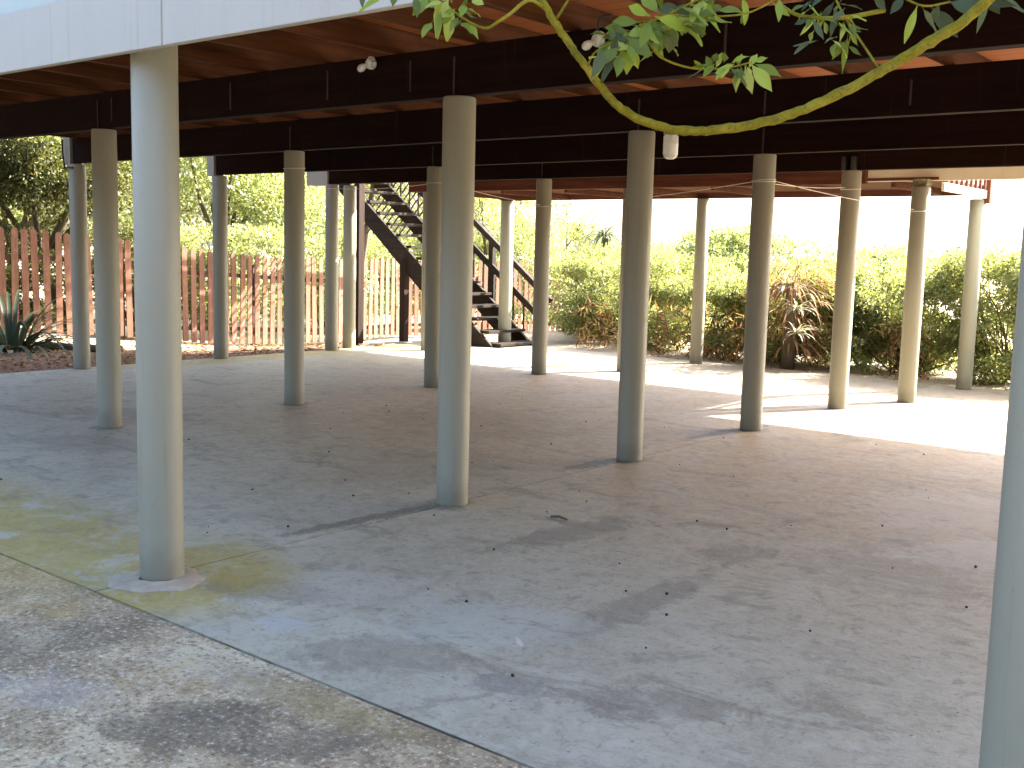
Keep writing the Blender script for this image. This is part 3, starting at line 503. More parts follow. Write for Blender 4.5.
for wx in (-9.6, -5.6, -1.2, 1.6):
    w = hp(box('window', wx-0.75, wx+0.75, 2.58, 2.617, 3.65, 4.85, M['white']))
    p = box('pane', wx-0.68, wx+0.68, 2.574, 2.578, 3.72, 4.78, M['pane'], bevel=0); p.parent = w
# small iron hangers and rusty bolts on the beam faces
def hanger(xx, y, z0, z1, w=0.012):
    hp(box('bolt_strap', xx-w/2, xx+w/2, y-0.051, y-0.0455, z0, z1, M['strap'], bevel=0))
for xx in (-7.85, -6.35, -5.35, -4.62, -2.55): hanger(xx, 4.76, 2.44, 2.62)
for xx in (-6.1, -3.3, -2.35): hanger(xx, 6.72, 2.45, 2.60)

# ------------------------------------------------------------------ columns
def column(x, y, h, label, strap=True, block=None, ring=None, wraps=1, r=0.0955):
    bm = bmesh.new()
    prof = [(r, -0.02), (r, 0.02), (r*0.995, 0.5), (r*1.003, h*0.5), (r, h-0.01), (r-0.006, h)]
    add_lathe(bm, prof, 56, wob=0.004)
    root = fin('column', bm, M['cream'], smooth=True)
    root.location = (x, y, 0)
    tag(root, label, 'column', 'columns holding up the house', 'thing')
    me = root.data
    for p in me.polygons:
        if abs(p.normal.z) > 0.7: p.use_smooth = False
    if strap:
        bm = bmesh.new(); add_box(bm, -0.007, 0.007, -0.053, -0.0485, h-0.03, h+0.22)
        fin('strap', bm, M['strap'], root)
    if block:
        bm = bmesh.new()
        add_box(bm, -0.075, 0.075, -0.06, 0.06, h+0.001, block)
        bmesh.ops.subdivide_edges(bm, edges=bm.edges[:], cuts=3, use_grid_fill=True)
        for v in bm.verts: v.co += Vector((random.uniform(-.008,.008), random.uniform(-.008,.008), 0))
        fin('packing_block', bm, M['moss_wood'], root)
    if ring:
        for k in range(wraps):
            bm = bmesh.new()
            pts = [(math.cos(a)*(r+0.004), math.sin(a)*(r+0.004), ring+0.012*k+0.006*math.sin(a+k)) for a in np.linspace(0, 2*math.pi, 33)]
            add_tube(bm, pts, 0.004, 6)
            fin('string_loop', bm, M['string'], root, smooth=True)
    return root
XA, XB, XC = -4.27, -8.12, -11.95
c_front = column(-4.238, 2.75, 2.385, 'thick pale column in front under the white fascia, mossy mortar collar at its foot', strap=False, r=0.098)
def collar():
    bm = bmesh.new()
    add_lathe(bm, [(0.20, 0.001), (0.19, 0.006), (0.15, 0.011), (0.08, 0.015)], 48, wob=0.07, cap=False)
    o = fin('mortar_collar', bm, M['mortar'], c_front, smooth=True); o.location = (0.02, -0.03, 0)
collar()
column(-0.585, 2.75, 2.385, 'pale column cut off by the right edge of the photo', strap=False)
column(XA, 4.76, 2.39, 'thick beige column on the floor joint directly in front of the staircase')
column(XA, 6.72, 2.39, 'column on the floor joint with the glass bulkhead lamp beside its head')
column(XA, 8.69, 2.39, 'shaded brown-looking column at the near tip of the sunlit floor patch', ring=2.16, wraps=2)
column(XA, 10.62, 2.39, 'sunlit column with a dark iron bracket on its head, left end of beige rear fascia', ring=2.21, strap=False)
column(-8.05, 4.76, 2.39, 'shaded column just left of the thick mossy-footed front column')
column(-8.09, 6.72, 2.39, 'dark column halfway between the mossy-footed column and the staircase, string round its head', ring=2.23)
column(XB, 8.69, 2.39, 'slim column half hidden behind the thick beige column before the staircase', ring=2.22)
column(XB, 10.62, 2.39, 'column right of the staircase foot with string tied low round it', ring=2.06)
column(XC, 6.72, 2.375, 'far left column at the slab edge beside the strap-leaved plant')
column(XC, 8.69, 2.375, 'column on the mossy slab edge under a white beam end, before the red pickets', strap=False)
column(XC, 10.62, 2.39, 'left one of the two close-set pale columns by the dark stair post', strap=False, ring=2.33)
column(-12.1, 11.1, 2.40, 'right one of the two close-set pale columns, touching the dark stair post', strap=False)
column(-11.10, 11.75, 2.334, 'thin grey column crossing the staircase, mostly behind another column', strap=False)
column(-7.60, 11.75, 2.334, 'column hidden behind the lamp-side column, only its left edge showing', strap=False)
column(-3.94, 11.70, 2.29, 'sunlit column under the beige rear fascia, mossy packing block on its head', strap=False, block=2.37, ring=2.04)
column(-11.0, 13.45, 2.29, 'brightly sunlit column at the foot of the staircase, carrying the balcony', strap=False, r=0.105)
column(-7.5, 13.45, 2.29, 'sunlit balcony column alone against the hedge, between two darker columns', strap=False, r=0.09)
column(-3.86, 13.45, 2.25, 'sunlit column under the slatted balcony corner, farthest right by the hedge', strap=False, r=0.09)
# iron bracket bolted on the sunlit column's head
def bracket():
    root = tag(empty('beam_bracket', (XA, 10.53, 2.40)), 'small dark iron bracket clamping the sunlit column head to the beam', 'bracket')
    for sx in (-0.045, 0.05):
        bm = bmesh.new(); add_box(bm, sx-0.02, sx+0.02, -0.03, 0.043, -0.015, 0.12); o = fin('plate', bm, M['black'], root, bevel=0.004)
        bm = bmesh.new(); add_tube(bm, [(sx, -0.05, 0.07), (sx, -0.028, 0.07)], 0.014, 6); fin('bolt', bm, M['strap'], o)
bracket()

# ------------------------------------------------------------------ balcony at the rear
bal = tag(empty('balcony', (-7.5, 12.6, 2.3)), 'red-brown timber balcony at the back with slatted railing at its right corner', 'balcony')
BI = Matrix.Translation((7.5, -12.6, -2.3))
def bp_(o): o.parent = bal; o.matrix_parent_inverse = BI; return o
bp_(box('edge_board', -11.15, -3.80, 13.44, 13.48, 2.293, 2.415, M['redwood']))
bp_(box('end_board', -3.785, -3.75, 11.86, 13.40, 2.255, 2.345, M['beige']))
bp_(box('deck', -11.2, -3.80, 11.803, 13.43, 2.37, 2.398, M['redwood'], bevel=0))
for bx in np.arange(-10.9, -3.9, 1.1): bp_(box('joist', bx-0.025, bx+0.025, 11.86, 13.43, 2.30, 2.367, M['redwood']))
bp_(box('corner_post', -3.80, -3.72, 13.41, 13.49, 2.20, 3.42, M['redwood']))
for y in np.arange(11.98, 13.38, 0.17): bp_(box('baluster', -3.783, -3.752, y-0.017, y+0.017, 2.348, 3.36, M['redwood']))
bp_(box('handrail', -3.81, -3.72, 11.86, 13.40, 3.363, 3.41, M['redwood']))
for bx in np.arange(-11.1, -3.9, 0.16): bp_(box('baluster', bx-0.017, bx+0.017, 13.445, 13.475, 2.418, 3.36, M['redwood'], bevel=0))
bp_(box('handrail', -11.25, -3.82, 13.41, 13.50, 3.363, 3.41, M['redwood']))

# ------------------------------------------------------------------ staircase
def stairs():
    root = tag(empty('staircase', (-11.0, 13.4, -0.05)), 'open dark timber staircase climbing left to the house with slanting handrail', 'staircase')
    I = Matrix.Translation((11.0, -13.4, 0.05))
    def sp(o): o.parent = root; o.matrix_parent_inverse = I; return o
    zl = lambda x: 0.757*(-x) - 8.33          # lower edge of the stringers
    gz = -0.13
    def stringer(y):
        bm = bmesh.new()
        hgt = 0.30; x0, x1 = -11.0, -15.0
        P = [(x0-0.17, gz), (x0+0.28, gz), (x0+0.28, gz+0.10), (x1, zl(x1)+hgt), (x1, zl(x1))]
        A = [bm.verts.new((x, y-0.024, z)) for x, z in P]; B = [bm.verts.new((x, y+0.024, z)) for x, z in P]
        bm.faces.new(A); bm.faces.new(list(reversed(B)))
        for i in range(5): bm.faces.new((A[i], B[i], B[(i+1)%5], A[(i+1)%5]))
        sp(fin('stringer', bm, M['stair']))
    stringer(12.90); stringer(13.88)
    z = gz+0.17; 
    while z < 2.9:
        xc = -(z - 0.20 + 8.33)/0.757
        sp(box('tread', xc-0.14, xc+0.15, 12.926, 13.854, z-0.02, z+0.022, M['stair']))
        z += 0.186
    ry = 13.93
    zr = lambda x: zl(x) + 1.14
    sp(bar('handrail', (-10.45, ry, zr(-10.45)), (-15.0, ry, zr(-15.0)), 0.07, 0.09, M['stair']))
    sp(bar('mid_rail', (-10.5, ry, zr(-10.5)-0.44), (-15.0, ry, zr(-15)-0.44), 0.035, 0.10, M['stair']))
    for x in (-10.62, -11.72, -12.95, -14.2): sp(box('rail_post', x-0.045, x+0.045, ry-0.022, ry+0.07, max(gz, zl(x)+0.02), zr(x)-0.02, M['stair']))
    x = -10.78
    while x > -15: sp(box('baluster', x-0.012, x+0.012, ry-0.012, ry+0.012, zr(x)-0.85 if x > -11 else zl(x)+0.2, zr(x)-0.4, M['stair'], bevel=0)); x -= 0.22
    sp(box('prop_post', -12.77, -12.66, 12.83, 12.95, ground_z(-12.7, 12.9)-0.1, zl(-12.71)+0.02, M['postwood']))
    sp(box('prop_post', -12.75, -12.63, 11.78, 11.9, ground_z(-12.7, 12.0)-0.1, 2.62, M['postwood']))
    # diagonal lattice panel closing the upper flight
    bm = bmesh.new(); y = 13.99
    for k in range(15):
        a = -15.3 + 0.17*k
        add_bar(bm, (a, y, 1.75), (a+1.15, y, 2.9), 0.008, 0.035, up=(0, 1, 0)); add_bar(bm, (a+1.15, y+0.011, 1.75), (a, y+0.011, 2.9), 0.008, 0.035, up=(0, 1, 0))
    sp(fin('lattice_panel', bm, M['stair']))
    sp(box('landing', -15.9, -15.003, 12.8, 14.2, 2.98, 3.06, M['stair']))
stairs()

# ------------------------------------------------------------------ picket fence
def fence():
    root = tag(empty('picket_fence', (-16.2, 9.6, -0.16)), 'red-brown picket fence with round-topped pickets along the garden edge', 'fence')
    I = Matrix.Translation((16.2, -9.6, 0.16))
    def fp(o): o.parent = root; o.matrix_parent_inverse = I; return o
    path = [(-16.75, 6.0), (-15.95, 8.6), (-15.6, 10.6), (-15.45, 13.5), (-15.5, 15.7), (-14.5, 19.9)]
    seg = []; 
    for a, b in zip(path[:-1], path[1:]): seg.append((Vector((*a, 0)), Vector((*b, 0))))
    total = sum((b-a).length for a, b in seg)
    def at(s):
        for a, b in seg:
            L = (b-a).length
            if s <= L or (a, b) == seg[-1]: return a+(b-a)*(s/L), (b-a).normalized()
            s -= L
    proto = None
    H, W = 1.62, 0.095
    n = 0; s = 0.05
    while s < total and n < 99:
        q, d = at(s)
        z = ground_z(q.x, q.y)
        if proto is None:
            bm = bmesh.new()
            prof = [(-W/2, 0.05), (W/2, 0.05), (W/2, H-0.05), (W*0.36, H-0.015), (0, H), (-W*0.36, H-0.015), (-W/2, H-0.05)]
            A = [bm.verts.new((x, -0.010, zz)) for x, zz in prof]; B = [bm.verts.new((x, 0.010, zz)) for x, zz in prof]
            bm.faces.new(A); bm.faces.new(list(reversed(B)))
            for i in range(7): bm.faces.new((A[i], B[i], B[(i+1)%7], A[(i+1)%7]))
            o = fin('picket', bm, M['picket']); proto = o
        else:
            o = proto.copy(); C.objects.link(o)
        o.location = (q.x, q.y, z+random.uniform(-0.015, 0.015))
        o.rotation_euler = (random.uniform(-.012,.012), random.uniform(-.018,.018), math.atan2(d.y, d.x)+random.uniform(-.03,.03))
        fp(o); n += 1
        s += 0.158
    for a, b in seg:
        d = (b-a).normalized(); nrm = Vector((-d.y, d.x, 0))
        for h in (0.27, 1.20):
            p0 = a + nrm*0.035 + Vector((0,0,ground_z(a.x,a.y)+h)); p1 = b + nrm*0.035 + Vector((0,0,ground_z(b.x,b.y)+h))
            fp(bar('rail', p0, p1, 0.04, 0.07, M['rail']))
        k = max(1, round((b-a).length/2.0))
        for i in range(k):
            q = a + (b-a)*((i+0.5)/k) + nrm*0.1
            z = ground_z(q.x, q.y)
            fp(box('post', q.x-0.045, q.x+0.045, q.y-0.045, q.y+0.045, z-0.2, z+1.45, M['rail']))
fence()

# ------------------------------------------------------------------ foliage
def leaf_mesh(name, P, D, Nn, L, W, mat, parent=None, fold=0.25):
    """one rhombic, slightly folded leaf per row: base P, axis D, normal Nn, length L, width W"""
    n = len(P); D = D/np.linalg.norm(D, axis=1, keepdims=True)
    S = np.cross(D, Nn); S /= np.maximum(np.linalg.norm(S, axis=1, keepdims=True), 1e-6)
    U = np.cross(S, D)
    L = L[:, None]; W = W[:, None]
    V = np.empty((n, 4, 3))
    V[:, 0] = P; V[:, 1] = P + D*L*0.45 + S*W*0.5 + U*W*fold; V[:, 2] = P + D*L; V[:, 3] = P + D*L*0.45 - S*W*0.5 + U*W*fold
    me = bpy.data.meshes.new(name)
    me.vertices.add(n*4); me.vertices.foreach_set('co', V.reshape(-1))
    me.loops.add(n*4); me.loops.foreach_set('vertex_index', np.arange(n*4, dtype=np.int32))
    me.polygons.add(n); me.polygons.foreach_set('loop_start', np.arange(0, n*4, 4, dtype=np.int32))
    me.polygons.foreach_set('loop_total', np.full(n, 4, dtype=np.int32))
    me.update(calc_edges=True); me.validate()
    return link_mesh(name, me, mat, parent)

def lump(p, f, ph):
    return (np.sin(p[:,0]*f+ph)+np.sin(p[:,1]*f*1.13+ph*2.1)+np.sin(p[:,2]*f*1.31+ph*0.7)+np.sin((p[:,0]+p[:,2])*f*1.9+ph)*0.6)

def crown_points(clumps, n, thr=-0.6, f=3.0):
    w = np.array([c[3]*c[4]*c[5] for c in clumps])**0.75; w /= w.sum()
    k = rng.choice(len(clumps), n, p=w); cl = np.array(clumps)[k]
    v = rng.normal(size=(n, 3)); v /= np.linalg.norm(v, axis=1, keepdims=True)
    r = rng.random(n)**0.42
    p = cl[:, :3] + v*r[:, None]*cl[:, 3:6]
    keep = lump(p, f, clumps[0][0]) > thr - 0.3*rng.random(n)
    return p[keep], v[keep]

def tree(name, base, clumps, n, size, mat, label, cat, trunk_r=0.11, group=None, droop=-0.2, thr=-0.6, f=3.0, wide=0.55, stems=1, twigs=0):
    bx, by = base; bz = ground_z(bx, by)
    root = tag(empty(name, (bx, by, bz)), label, cat, group, 'thing')
    I = Matrix.Translation((-bx, -by, -bz))
    bm = bmesh.new()
    for s in range(stems):
        ox = random.uniform(-.25, .25) if stems > 1 else 0; oy = random.uniform(-.2, .2) if stems > 1 else 0
        top = min(c[2] for c in clumps)
        ctr = Vector((sum(c[0] for c in clumps)/len(clumps), sum(c[1] for c in clumps)/len(clumps), top))
        b0 = Vector((bx+ox, by+oy, bz-0.1))
        mid = b0.lerp(ctr, 0.55) + Vector((random.uniform(-.15,.15), random.uniform(-.15,.15), 0))
        add_tube(bm, [b0, b0.lerp(mid, .5)+Vector((.03,.02,0)), mid], [trunk_r*1.25, trunk_r, trunk_r*0.85], 9, 0.06)
        for c in random.sample(clumps, min(len(clumps), 6)):
            e = Vector(c[:3]); m2 = mid.lerp(e, 0.5) + Vector((random.uniform(-.2,.2), random.uniform(-.2,.2), random.uniform(0,.2)))
            add_tube(bm, [mid, m2, e], [trunk_r*0.6, trunk_r*0.4, trunk_r*0.12], 6, 0.06)
            for t in range(twigs):
                e2 = e + Vector((random.uniform(-1,1)*c[3], random.uniform(-1,1)*c[4], random.uniform(-.6,1)*c[5]))
                add_tube(bm, [m2.lerp(e, .6), (e+e2)/2+Vector((0,0,.08)), e2], [trunk_r*0.16, trunk_r*0.1, trunk_r*0.04], 5)
    t = fin('trunk' if stems == 1 else 'stem', bm, M['bark'], smooth=True); t.parent = root; t.matrix_parent_inverse = I
    p, v = crown_points(clumps, n, thr, f)
    m = len(p)
    D = v*0.8 + rng.normal(size=(m, 3))*0.7; D[:, 2] += droop
    Nn = rng.normal(size=(m, 3))*0.8; Nn[:, 2] += 0.8
    L = size*rng.uniform(0.6, 1.35, m); W = L*wide*rng.uniform(0.75, 1.2, m)
    o = leaf_mesh('crown' if stems == 1 else 'foliage', p, D, Nn, L, W, mat); o.parent = root; o.matrix_parent_inverse = I
    return root

def blob(cx, cy, cz, R_, k, flat=0.8, small=0.5):
    out = [(cx, cy, cz, R_*0.75, R_*0.75, R_*0.75*flat)]
    for i in range(k):
        a = random.uniform(0, 2*math.pi); e = random.uniform(-0.5, 1.0)
        rr = R_*random.uniform(0.55, 0.95)
        out.append((cx+rr*math.cos(a)*math.sqrt(max(.1, 1-e*e*.8)), cy+rr*math.sin(a)*math.sqrt(max(.1, 1-e*e*.8)), cz+rr*e*flat, *(R_*small*random.uniform(.6, 1.1) for _ in range(3))))
    return out

# trees beyond the fence
tg = 'trees beyond the picket fence'
tree('garden_tree', (-18.0, 9.9), blob(-17.6, 9.6, 2.55, 1.25, 9) + blob(-18.7, 8.6, 2.6, 1.5, 9), 44000, 0.07, M['leaf_olive'], 'dark olive tree leaning over the far left pickets, shading them', 'tree', 0.10, tg, thr=-0.75, f=4.0)
tree('garden_tree', (-21.6, 10.6), blob(-21.6, 10.6, 3.0, 2.6, 12), 26000, 0.1, M['leaf_mid'], 'tall green tree at the far left edge behind the olive tree', 'tree', 0.13, tg, thr=-0.5)
tree('garden_tree', (-20.2, 14.2), blob(-20.0, 14.2, 2.9, 2.3, 12), 36000, 0.085, M['leaf_pale'], 'bright yellow-green tree between the mossy-footed column and the column left of it', 'tree', 0.12, tg, thr=-0.5)
tree('garden_tree', (-21.0, 17.2), blob(-21.0, 17.2, 3.0, 2.7, 14) + blob(-19.3, 16.8, 1.2, 1.5, 8), 48000, 0.085, M['leaf_pale'], 'broad sunlit pale green tree behind the pickets right of the thick front column', 'tree', 0.13, tg, thr=-0.7)
tree('garden_tree', (-21.0, 21.0), blob(-21.0, 21.0, 3.2, 3.0, 14) + blob(-18.8, 19.4, 0.9, 1.5, 8), 46000, 0.09, M['leaf_pale'], 'pale green tree behind the pickets, left of the two close-set columns', 'tree', 0.13, tg, thr=-0.7)
tree('garden_tree', (-27.0, 17.0), blob(-27.0, 17.0, 3.6, 4.2, 16), 30000, 0.15, M['leaf_mid'], 'big green tree far behind, filling the gap left of the pale trees', 'tree', 0.2, tg, thr=-0.8)
tree('garden_tree', (-25.5, 25.5), blob(-25.5, 25.5, 3.8, 4.4, 16), 30000, 0.15, M['leaf_pale'], 'big pale tree far behind the staircase', 'tree', 0.2, tg, thr=-0.8)
tree('airy_tree', (-17.3, 20.3), blob(-17.4, 20.3, 2.5, 2.0, 14, small=0.4), 15000, 0.075, M['leaf_pale'], 'airy twiggy tree behind the handrail with white sky showing through', 'tree', 0.07, tg, thr=0.0, f=5, twigs=6)
tree('airy_tree', (-16.6, 21.9), blob(-16.6, 21.9, 1.8, 1.6, 12, small=0.45), 14000, 0.07, M['leaf_mid'], 'lower loose tree between the sunlit staircase column and the hedge', 'tree', 0.06, tg, thr=-0.2, f=5, twigs=5)

tree('tall_tree', (-16.1, 14.7), blob(-13.3, 13.0, 5.7, 1.3, 14), 14000, 0.085, M['leaf_olive'], 'unseen tall leaning tree behind the close-set columns, its high crown shading the left pickets', 'tree', 0.06, tg, thr=-0.55)  # hidden from view, placed so its crown shades the left pickets
# hedge shrubs along the rear of the slab
hg = 'shrubs forming the rear hedge'
def shrub(cx, cy, h, w, n, mat, label, size=0.056, name='hedge_shrub', grp=None):
    cl = []; h *= 0.90; n = int(n*3.4)
    for i in range(34):
        zz = random.uniform(0.08, 0.90)*h
        cl.append((cx+w*random.uniform(-1, 1), cy+w*.55*random.uniform(-1, 1), zz-0.03, w*random.uniform(.22,.42), w*random.uniform(.22,.42), h*random.uniform(.09,.16)))
    return tree(name, (cx, cy), cl, n, size, mat, label, 'shrub', 0.022, grp or hg, droop=-0.1, thr=-1.15, f=5.5, stems=6, twigs=4, wide=0.42)
shrub(-11.9, 17.3, 2.0, 1.3, 9000, M['leaf_hedge'], 'bright hedge shrub at the left end of the hedge, beside the staircase foot')
shrub(-9.9, 15.6, 1.75, 1.35, 11000, M['leaf_hedge'], 'hedge shrub between the low-stringed column and the lamp-side column')
shrub(-8.3, 15.1, 1.62, 1.1, 8000, M['leaf_mid'], 'greener hedge shrub directly behind the lamp-side column', 0.06)
shrub(-7.0, 14.9, 1.65, 1.15, 9500, M['leaf_hedge'], 'hedge shrub left of the dried aloe, behind the lone balcony column')
shrub(-4.9, 14.7, 1.62, 1.1, 9500, M['leaf_hedge'], 'hedge shrub between the dried aloe and the beige fascia column')
shrub(-3.6, 14.6, 1.95, 1.0, 9000, M['leaf_mid'], 'darker green hedge shrub behind the balcony corner column', 0.06)
shrub(-2.2, 14.2, 2.0, 1.15, 10000, M['leaf_hedge'], 'hedge shrub meeting the right edge column', 0.06)
shrub(-0.4, 14.2, 2.0, 1.2, 6000, M['leaf_mid'], 'hedge shrub hidden behind the column at the right edge')
shrub(-6.0, 15.3, 1.72, 1.0, 9000, M['leaf_hedge'], 'hedge shrub rising directly behind the dried aloe')
shrub(-11.0, 16.4, 1.85, 1.0, 8000, M['leaf_mid'], 'hedge shrub seen over the low-stringed column foot, left part of the hedge')
shrub(-13.6, 24.0, 2.4, 2.2, 9000, M['leaf_pale'], 'pale bushy shrub far behind the hedge under the aloe', 0.12, 'background_shrub')
shrub(-9.5, 22.5, 2.1, 2.4, 8000, M['leaf_pale'], 'pale low shrub far behind the hedge, right of the aloe', 0.12, 'background_shrub')

fg = 'bushes behind the picket fence'
shrub(-17.7, 8.2, 2.0, 1.2, 6500, M['leaf_olive'], 'dark bush behind the leftmost pickets', 0.07, 'fence_bush', fg)
shrub(-17.3, 10.6, 2.2, 1.3, 6500, M['leaf_olive'], 'dark olive bush behind the pickets left of the far left column', 0.07, 'fence_bush', fg)
shrub(-17.4, 12.9, 2.2, 1.4, 7500, M['leaf_pale'], 'pale bush behind the pickets just right of the thick front column', 0.07, 'fence_bush', fg)
shrub(-17.3, 15.2, 2.3, 1.5, 8000, M['leaf_pale'], 'pale bush behind the pickets either side of the mossy-edge column', 0.075, 'fence_bush', fg)
shrub(-17.4, 17.6, 2.3, 1.5, 8000, M['leaf_pale'], 'pale bush behind the pickets at the two close-set columns', 0.075, 'fence_bush', fg)
shrub(-16.9, 20.0, 2.2, 1.4, 7000, M['leaf_pale'], 'pale bush behind the pickets under the staircase', 0.075, 'fence_bush', fg)

# unseen foliage screens added behind, beside and overhead to block sky light
def light_block_foliage():
    cl = []
    for k in range(34):
        x = -30 + 52*k/33 + random.uniform(-.6,.6)
        cl.append((x, -9.5+random.uniform(-.8,.8), random.uniform(1.2,5.2), random.uniform(1.5,2.4), 1.3, random.uniform(1.4,2.2)))
    for k in range(12):
        cl.append((-28+random.uniform(-1,1), -8+1.35*k, random.uniform(1.2,4.4), 1.4, random.uniform(1.4,2.2), random.uniform(1.3,2.0)))
    for k in range(20):
        cl.append((12.5+random.uniform(-.8,.8), -8+1.25*k, random.uniform(1.0,4.6), 1.3, random.uniform(1.4,2.2), random.uniform(1.4,2.2)))
    for (x, y, z) in ((-18.6,5.2,3.6),(-17.2,4.4,4.3),(-20.2,5.9,3.9),(-16.2,3.4,4.6),(-19.4,4.6,4.9),(-20.5,5.6,2.0),(-18.0,3.4,2.2)):  # clumps added out of view, cutting sky light on the left pickets
        cl.append((x, y, z, 1.7, 1.5, 1.4))
    for k in range(14):  # trunkless canopy added overhead to dim the left pickets
        cl.append((random.uniform(-18.6,-13.6), random.uniform(5.0,10.2), random.uniform(4.9,5.8), 1.4, 1.4, 0.9))
    p, v = crown_points(cl, 56000, -1.2, 2.0); m = len(p)
    D = v + rng.normal(size=(m,3))*.6; Nn = rng.normal(size=(m,3)); Nn[:,2] += .6
    L = rng.uniform(.25,.5,m)
    tag(leaf_mesh('light_block_foliage', p, D, Nn, L, L*.6, M['leaf_dark']), 'unseen dark foliage added across the drive, beside the house and above the pickets to block light', 'light_block_foliage', kind='stuff')
light_block_foliage()

# brown dead undergrowth at the foot of the hedge: uncountable
def undergrowth():
    n = 4200
    x = rng.uniform(-10.4, -1.2, n); y = 13.95 - 0.09*(x+10.4)*0 + rng.random(n)**1.6*0.9
    y -= 0.02*(x+6)
    den = np.sin(x*2.3)+np.sin(x*5.1+1)+np.sin(x*0.9+2)*1.2
    k = den > 0.35-rng.random(n)*0.5; x, y = x[k], y[k]; n = len(x)
    z = rng.random(n)**1.4*0.75
    P = np.stack([x, y, z-0.03], 1); D = rng.normal(size=(n,3))*0.55; D[:,2] += rng.uniform(-.6,.9,n); Nn = rng.normal(size=(n,3))
    L = rng.uniform(.08, .24, n); 
    tag(leaf_mesh('dead_undergrowth', P, D, Nn, L, L*0.14, M['leaf_dead']), 'tangle of dead brown stems along the foot of the hedge', 'undergrowth', kind='stuff')
undergrowth()

def strap_leaf(bm, base, dirv, L, W, droop, nseg=7, thick=0.0):
    """a long arching tapering leaf with a channel section"""
    base = Vector(base); d = Vector(dirv).normalized(); p = base.copy(); rows = []
    for i in range(nseg+1):
        t = i/nseg
        s = d.cross(Vector((0,0,1)))
        if s.length < 1e-3: s = Vector((1,0,0))
        s.normalize(); u = s.cross(d).normalized()
        w = W*(0.75+0.5*min(t*4,1)*1.0)*(1-t**2.2)*0.8 + 0.0015
        rows.append([bm.verts.new(p + s*w*0.5 + u*w*0.16), bm.verts.new(p), bm.verts.new(p - s*w*0.5 + u*w*0.16)])
        p = p + d*(L/nseg); d = (d + Vector((0,0,-droop/nseg*(0.4+1.6*t)))).normalized()
    for a, b in zip(rows[:-1], rows[1:]):
        bm.faces.new((a[0], a[1], b[1], b[0])); bm.faces.new((a[1], a[2], b[2], b[1]))

# aloe standing above the hedge
def aloe():
    x, y, zc = -12.51, 18.44, 1.80; z0 = ground_z(x, y)
    root = tag(empty('aloe_tree', (x, y, z0)), 'single-stemmed aloe with arching rosette against the white sky above the hedge', 'aloe')
    bm = bmesh.new(); add_tube(bm, [(0,0,-0.1), (0.03,0,1.2), (0,0,zc-z0)], [0.09,0.08,0.07], 10, 0.1); fin('trunk', bm, M['bark'], root, smooth=True)
    bm = bmesh.new()
    for i in range(46):
        a = i*2.4 + random.uniform(-.2,.2); e = random.uniform(-0.35, 0.95)
        strap_leaf(bm, (0,0,zc-z0+.05), (math.cos(a)*math.cos(e), math.sin(a)*math.cos(e), math.sin(e)), random.uniform(.5,.72), 0.048, 2.3, 9)
    fin('leaf_rosette', bm, M['leaf_aloe'], root, smooth=True)
    bm = bmesh.new()
    for i in range(26):
        a = random.uniform(0, 6.28)
        strap_leaf(bm, (0.03*math.cos(a),0.03*math.sin(a),zc-z0-random.uniform(.02,.3)), (math.cos(a)*.6, math.sin(a)*.6, -0.35), random.uniform(.3,.5), 0.04, 1.4)
    fin('dead_leaf_skirt', bm, M['leaf_dead'], root, smooth=True)
aloe()
def dried_aloe():
    x, y = -6.38, 14.0
    root = tag(empty('dried_aloe', (x, y, 0)), 'dried aloe in the hedge with brown hanging skirt and bleached spiky leaves', 'aloe')
    bm = bmesh.new(); add_tube(bm, [(0,0,-0.1),(0.02,0,0.7),(0,0,1.2)], [0.1,0.09,0.06], 9, .1); fin('trunk', bm, M['bark'], root, smooth=True)
    bm = bmesh.new()
    for i in range(430):
        a = random.uniform(0, 6.28); zz = random.choice((.45,.8,1.1,1.3))+random.uniform(-.2,.15); q = random.uniform(.05,.5)
        strap_leaf(bm, (q*math.cos(a), q*math.sin(a), zz), (math.cos(a)*.7, math.sin(a)*.7, random.uniform(-.5,.35)), random.uniform(.25,.5), 0.025, 1.7, 5)
    fin('dead_leaf_skirt', bm, M['leaf_dead'], root)
    bm = bmesh.new()
    for (hx, hy, hz, k) in ((-.12,-.3,1.46,26),(0.12,-.42,1.12,34),(.30,-.46,.84,30),(.33,-.5,.52,26),(-.25,-.4,.95,14)):
        for i in range(k):
            a = random.uniform(0, 6.28); e = random.uniform(-.2,.9)
            strap_leaf(bm, (hx,hy,hz), (math.cos(a)*math.cos(e), math.sin(a)*math.cos(e), math.sin(e)), random.uniform(.2,.36), 0.03, 1.3, 5)
    fin('bleached_rosette', bm, M['leaf_white'], root)
dried_aloe()

# strap-leaved plant and log edging at far left
def strap_plant():
    x, y = -14.1, 6.95; z = ground_z(x, y)
    root = tag(empty('strap_leaf_plant', (x, y, z)), 'dark strap-leaved plant arching over the log edging at far left', 'plant')
    bm = bmesh.new()
    for i in range(64):
        a = random.uniform(0, 6.28); e = random.uniform(.15, 1.3)
        strap_leaf(bm, (.14*math.cos(a), .14*math.sin(a), 0.0), (math.cos(a)*math.cos(e), math.sin(a)*math.cos(e), math.sin(e)), random.uniform(.8,1.4), 0.06, 2.4, 10)
    fin('leaves', bm, M['leaf_strap'], root, smooth=True)
    bm = bmesh.new()
    for d, L in (((.75,-.55,.25), .95), ((.9,-.1,.2), .85), ((.5,-.8,.2), .8)):
        strap_leaf(bm, (.05,-.05,.05), d, L, 0.085, 1.1, 8)
    fin('drooping_leaf', bm, M['leaf_aloe'], root, smooth=True)
strap_plant()
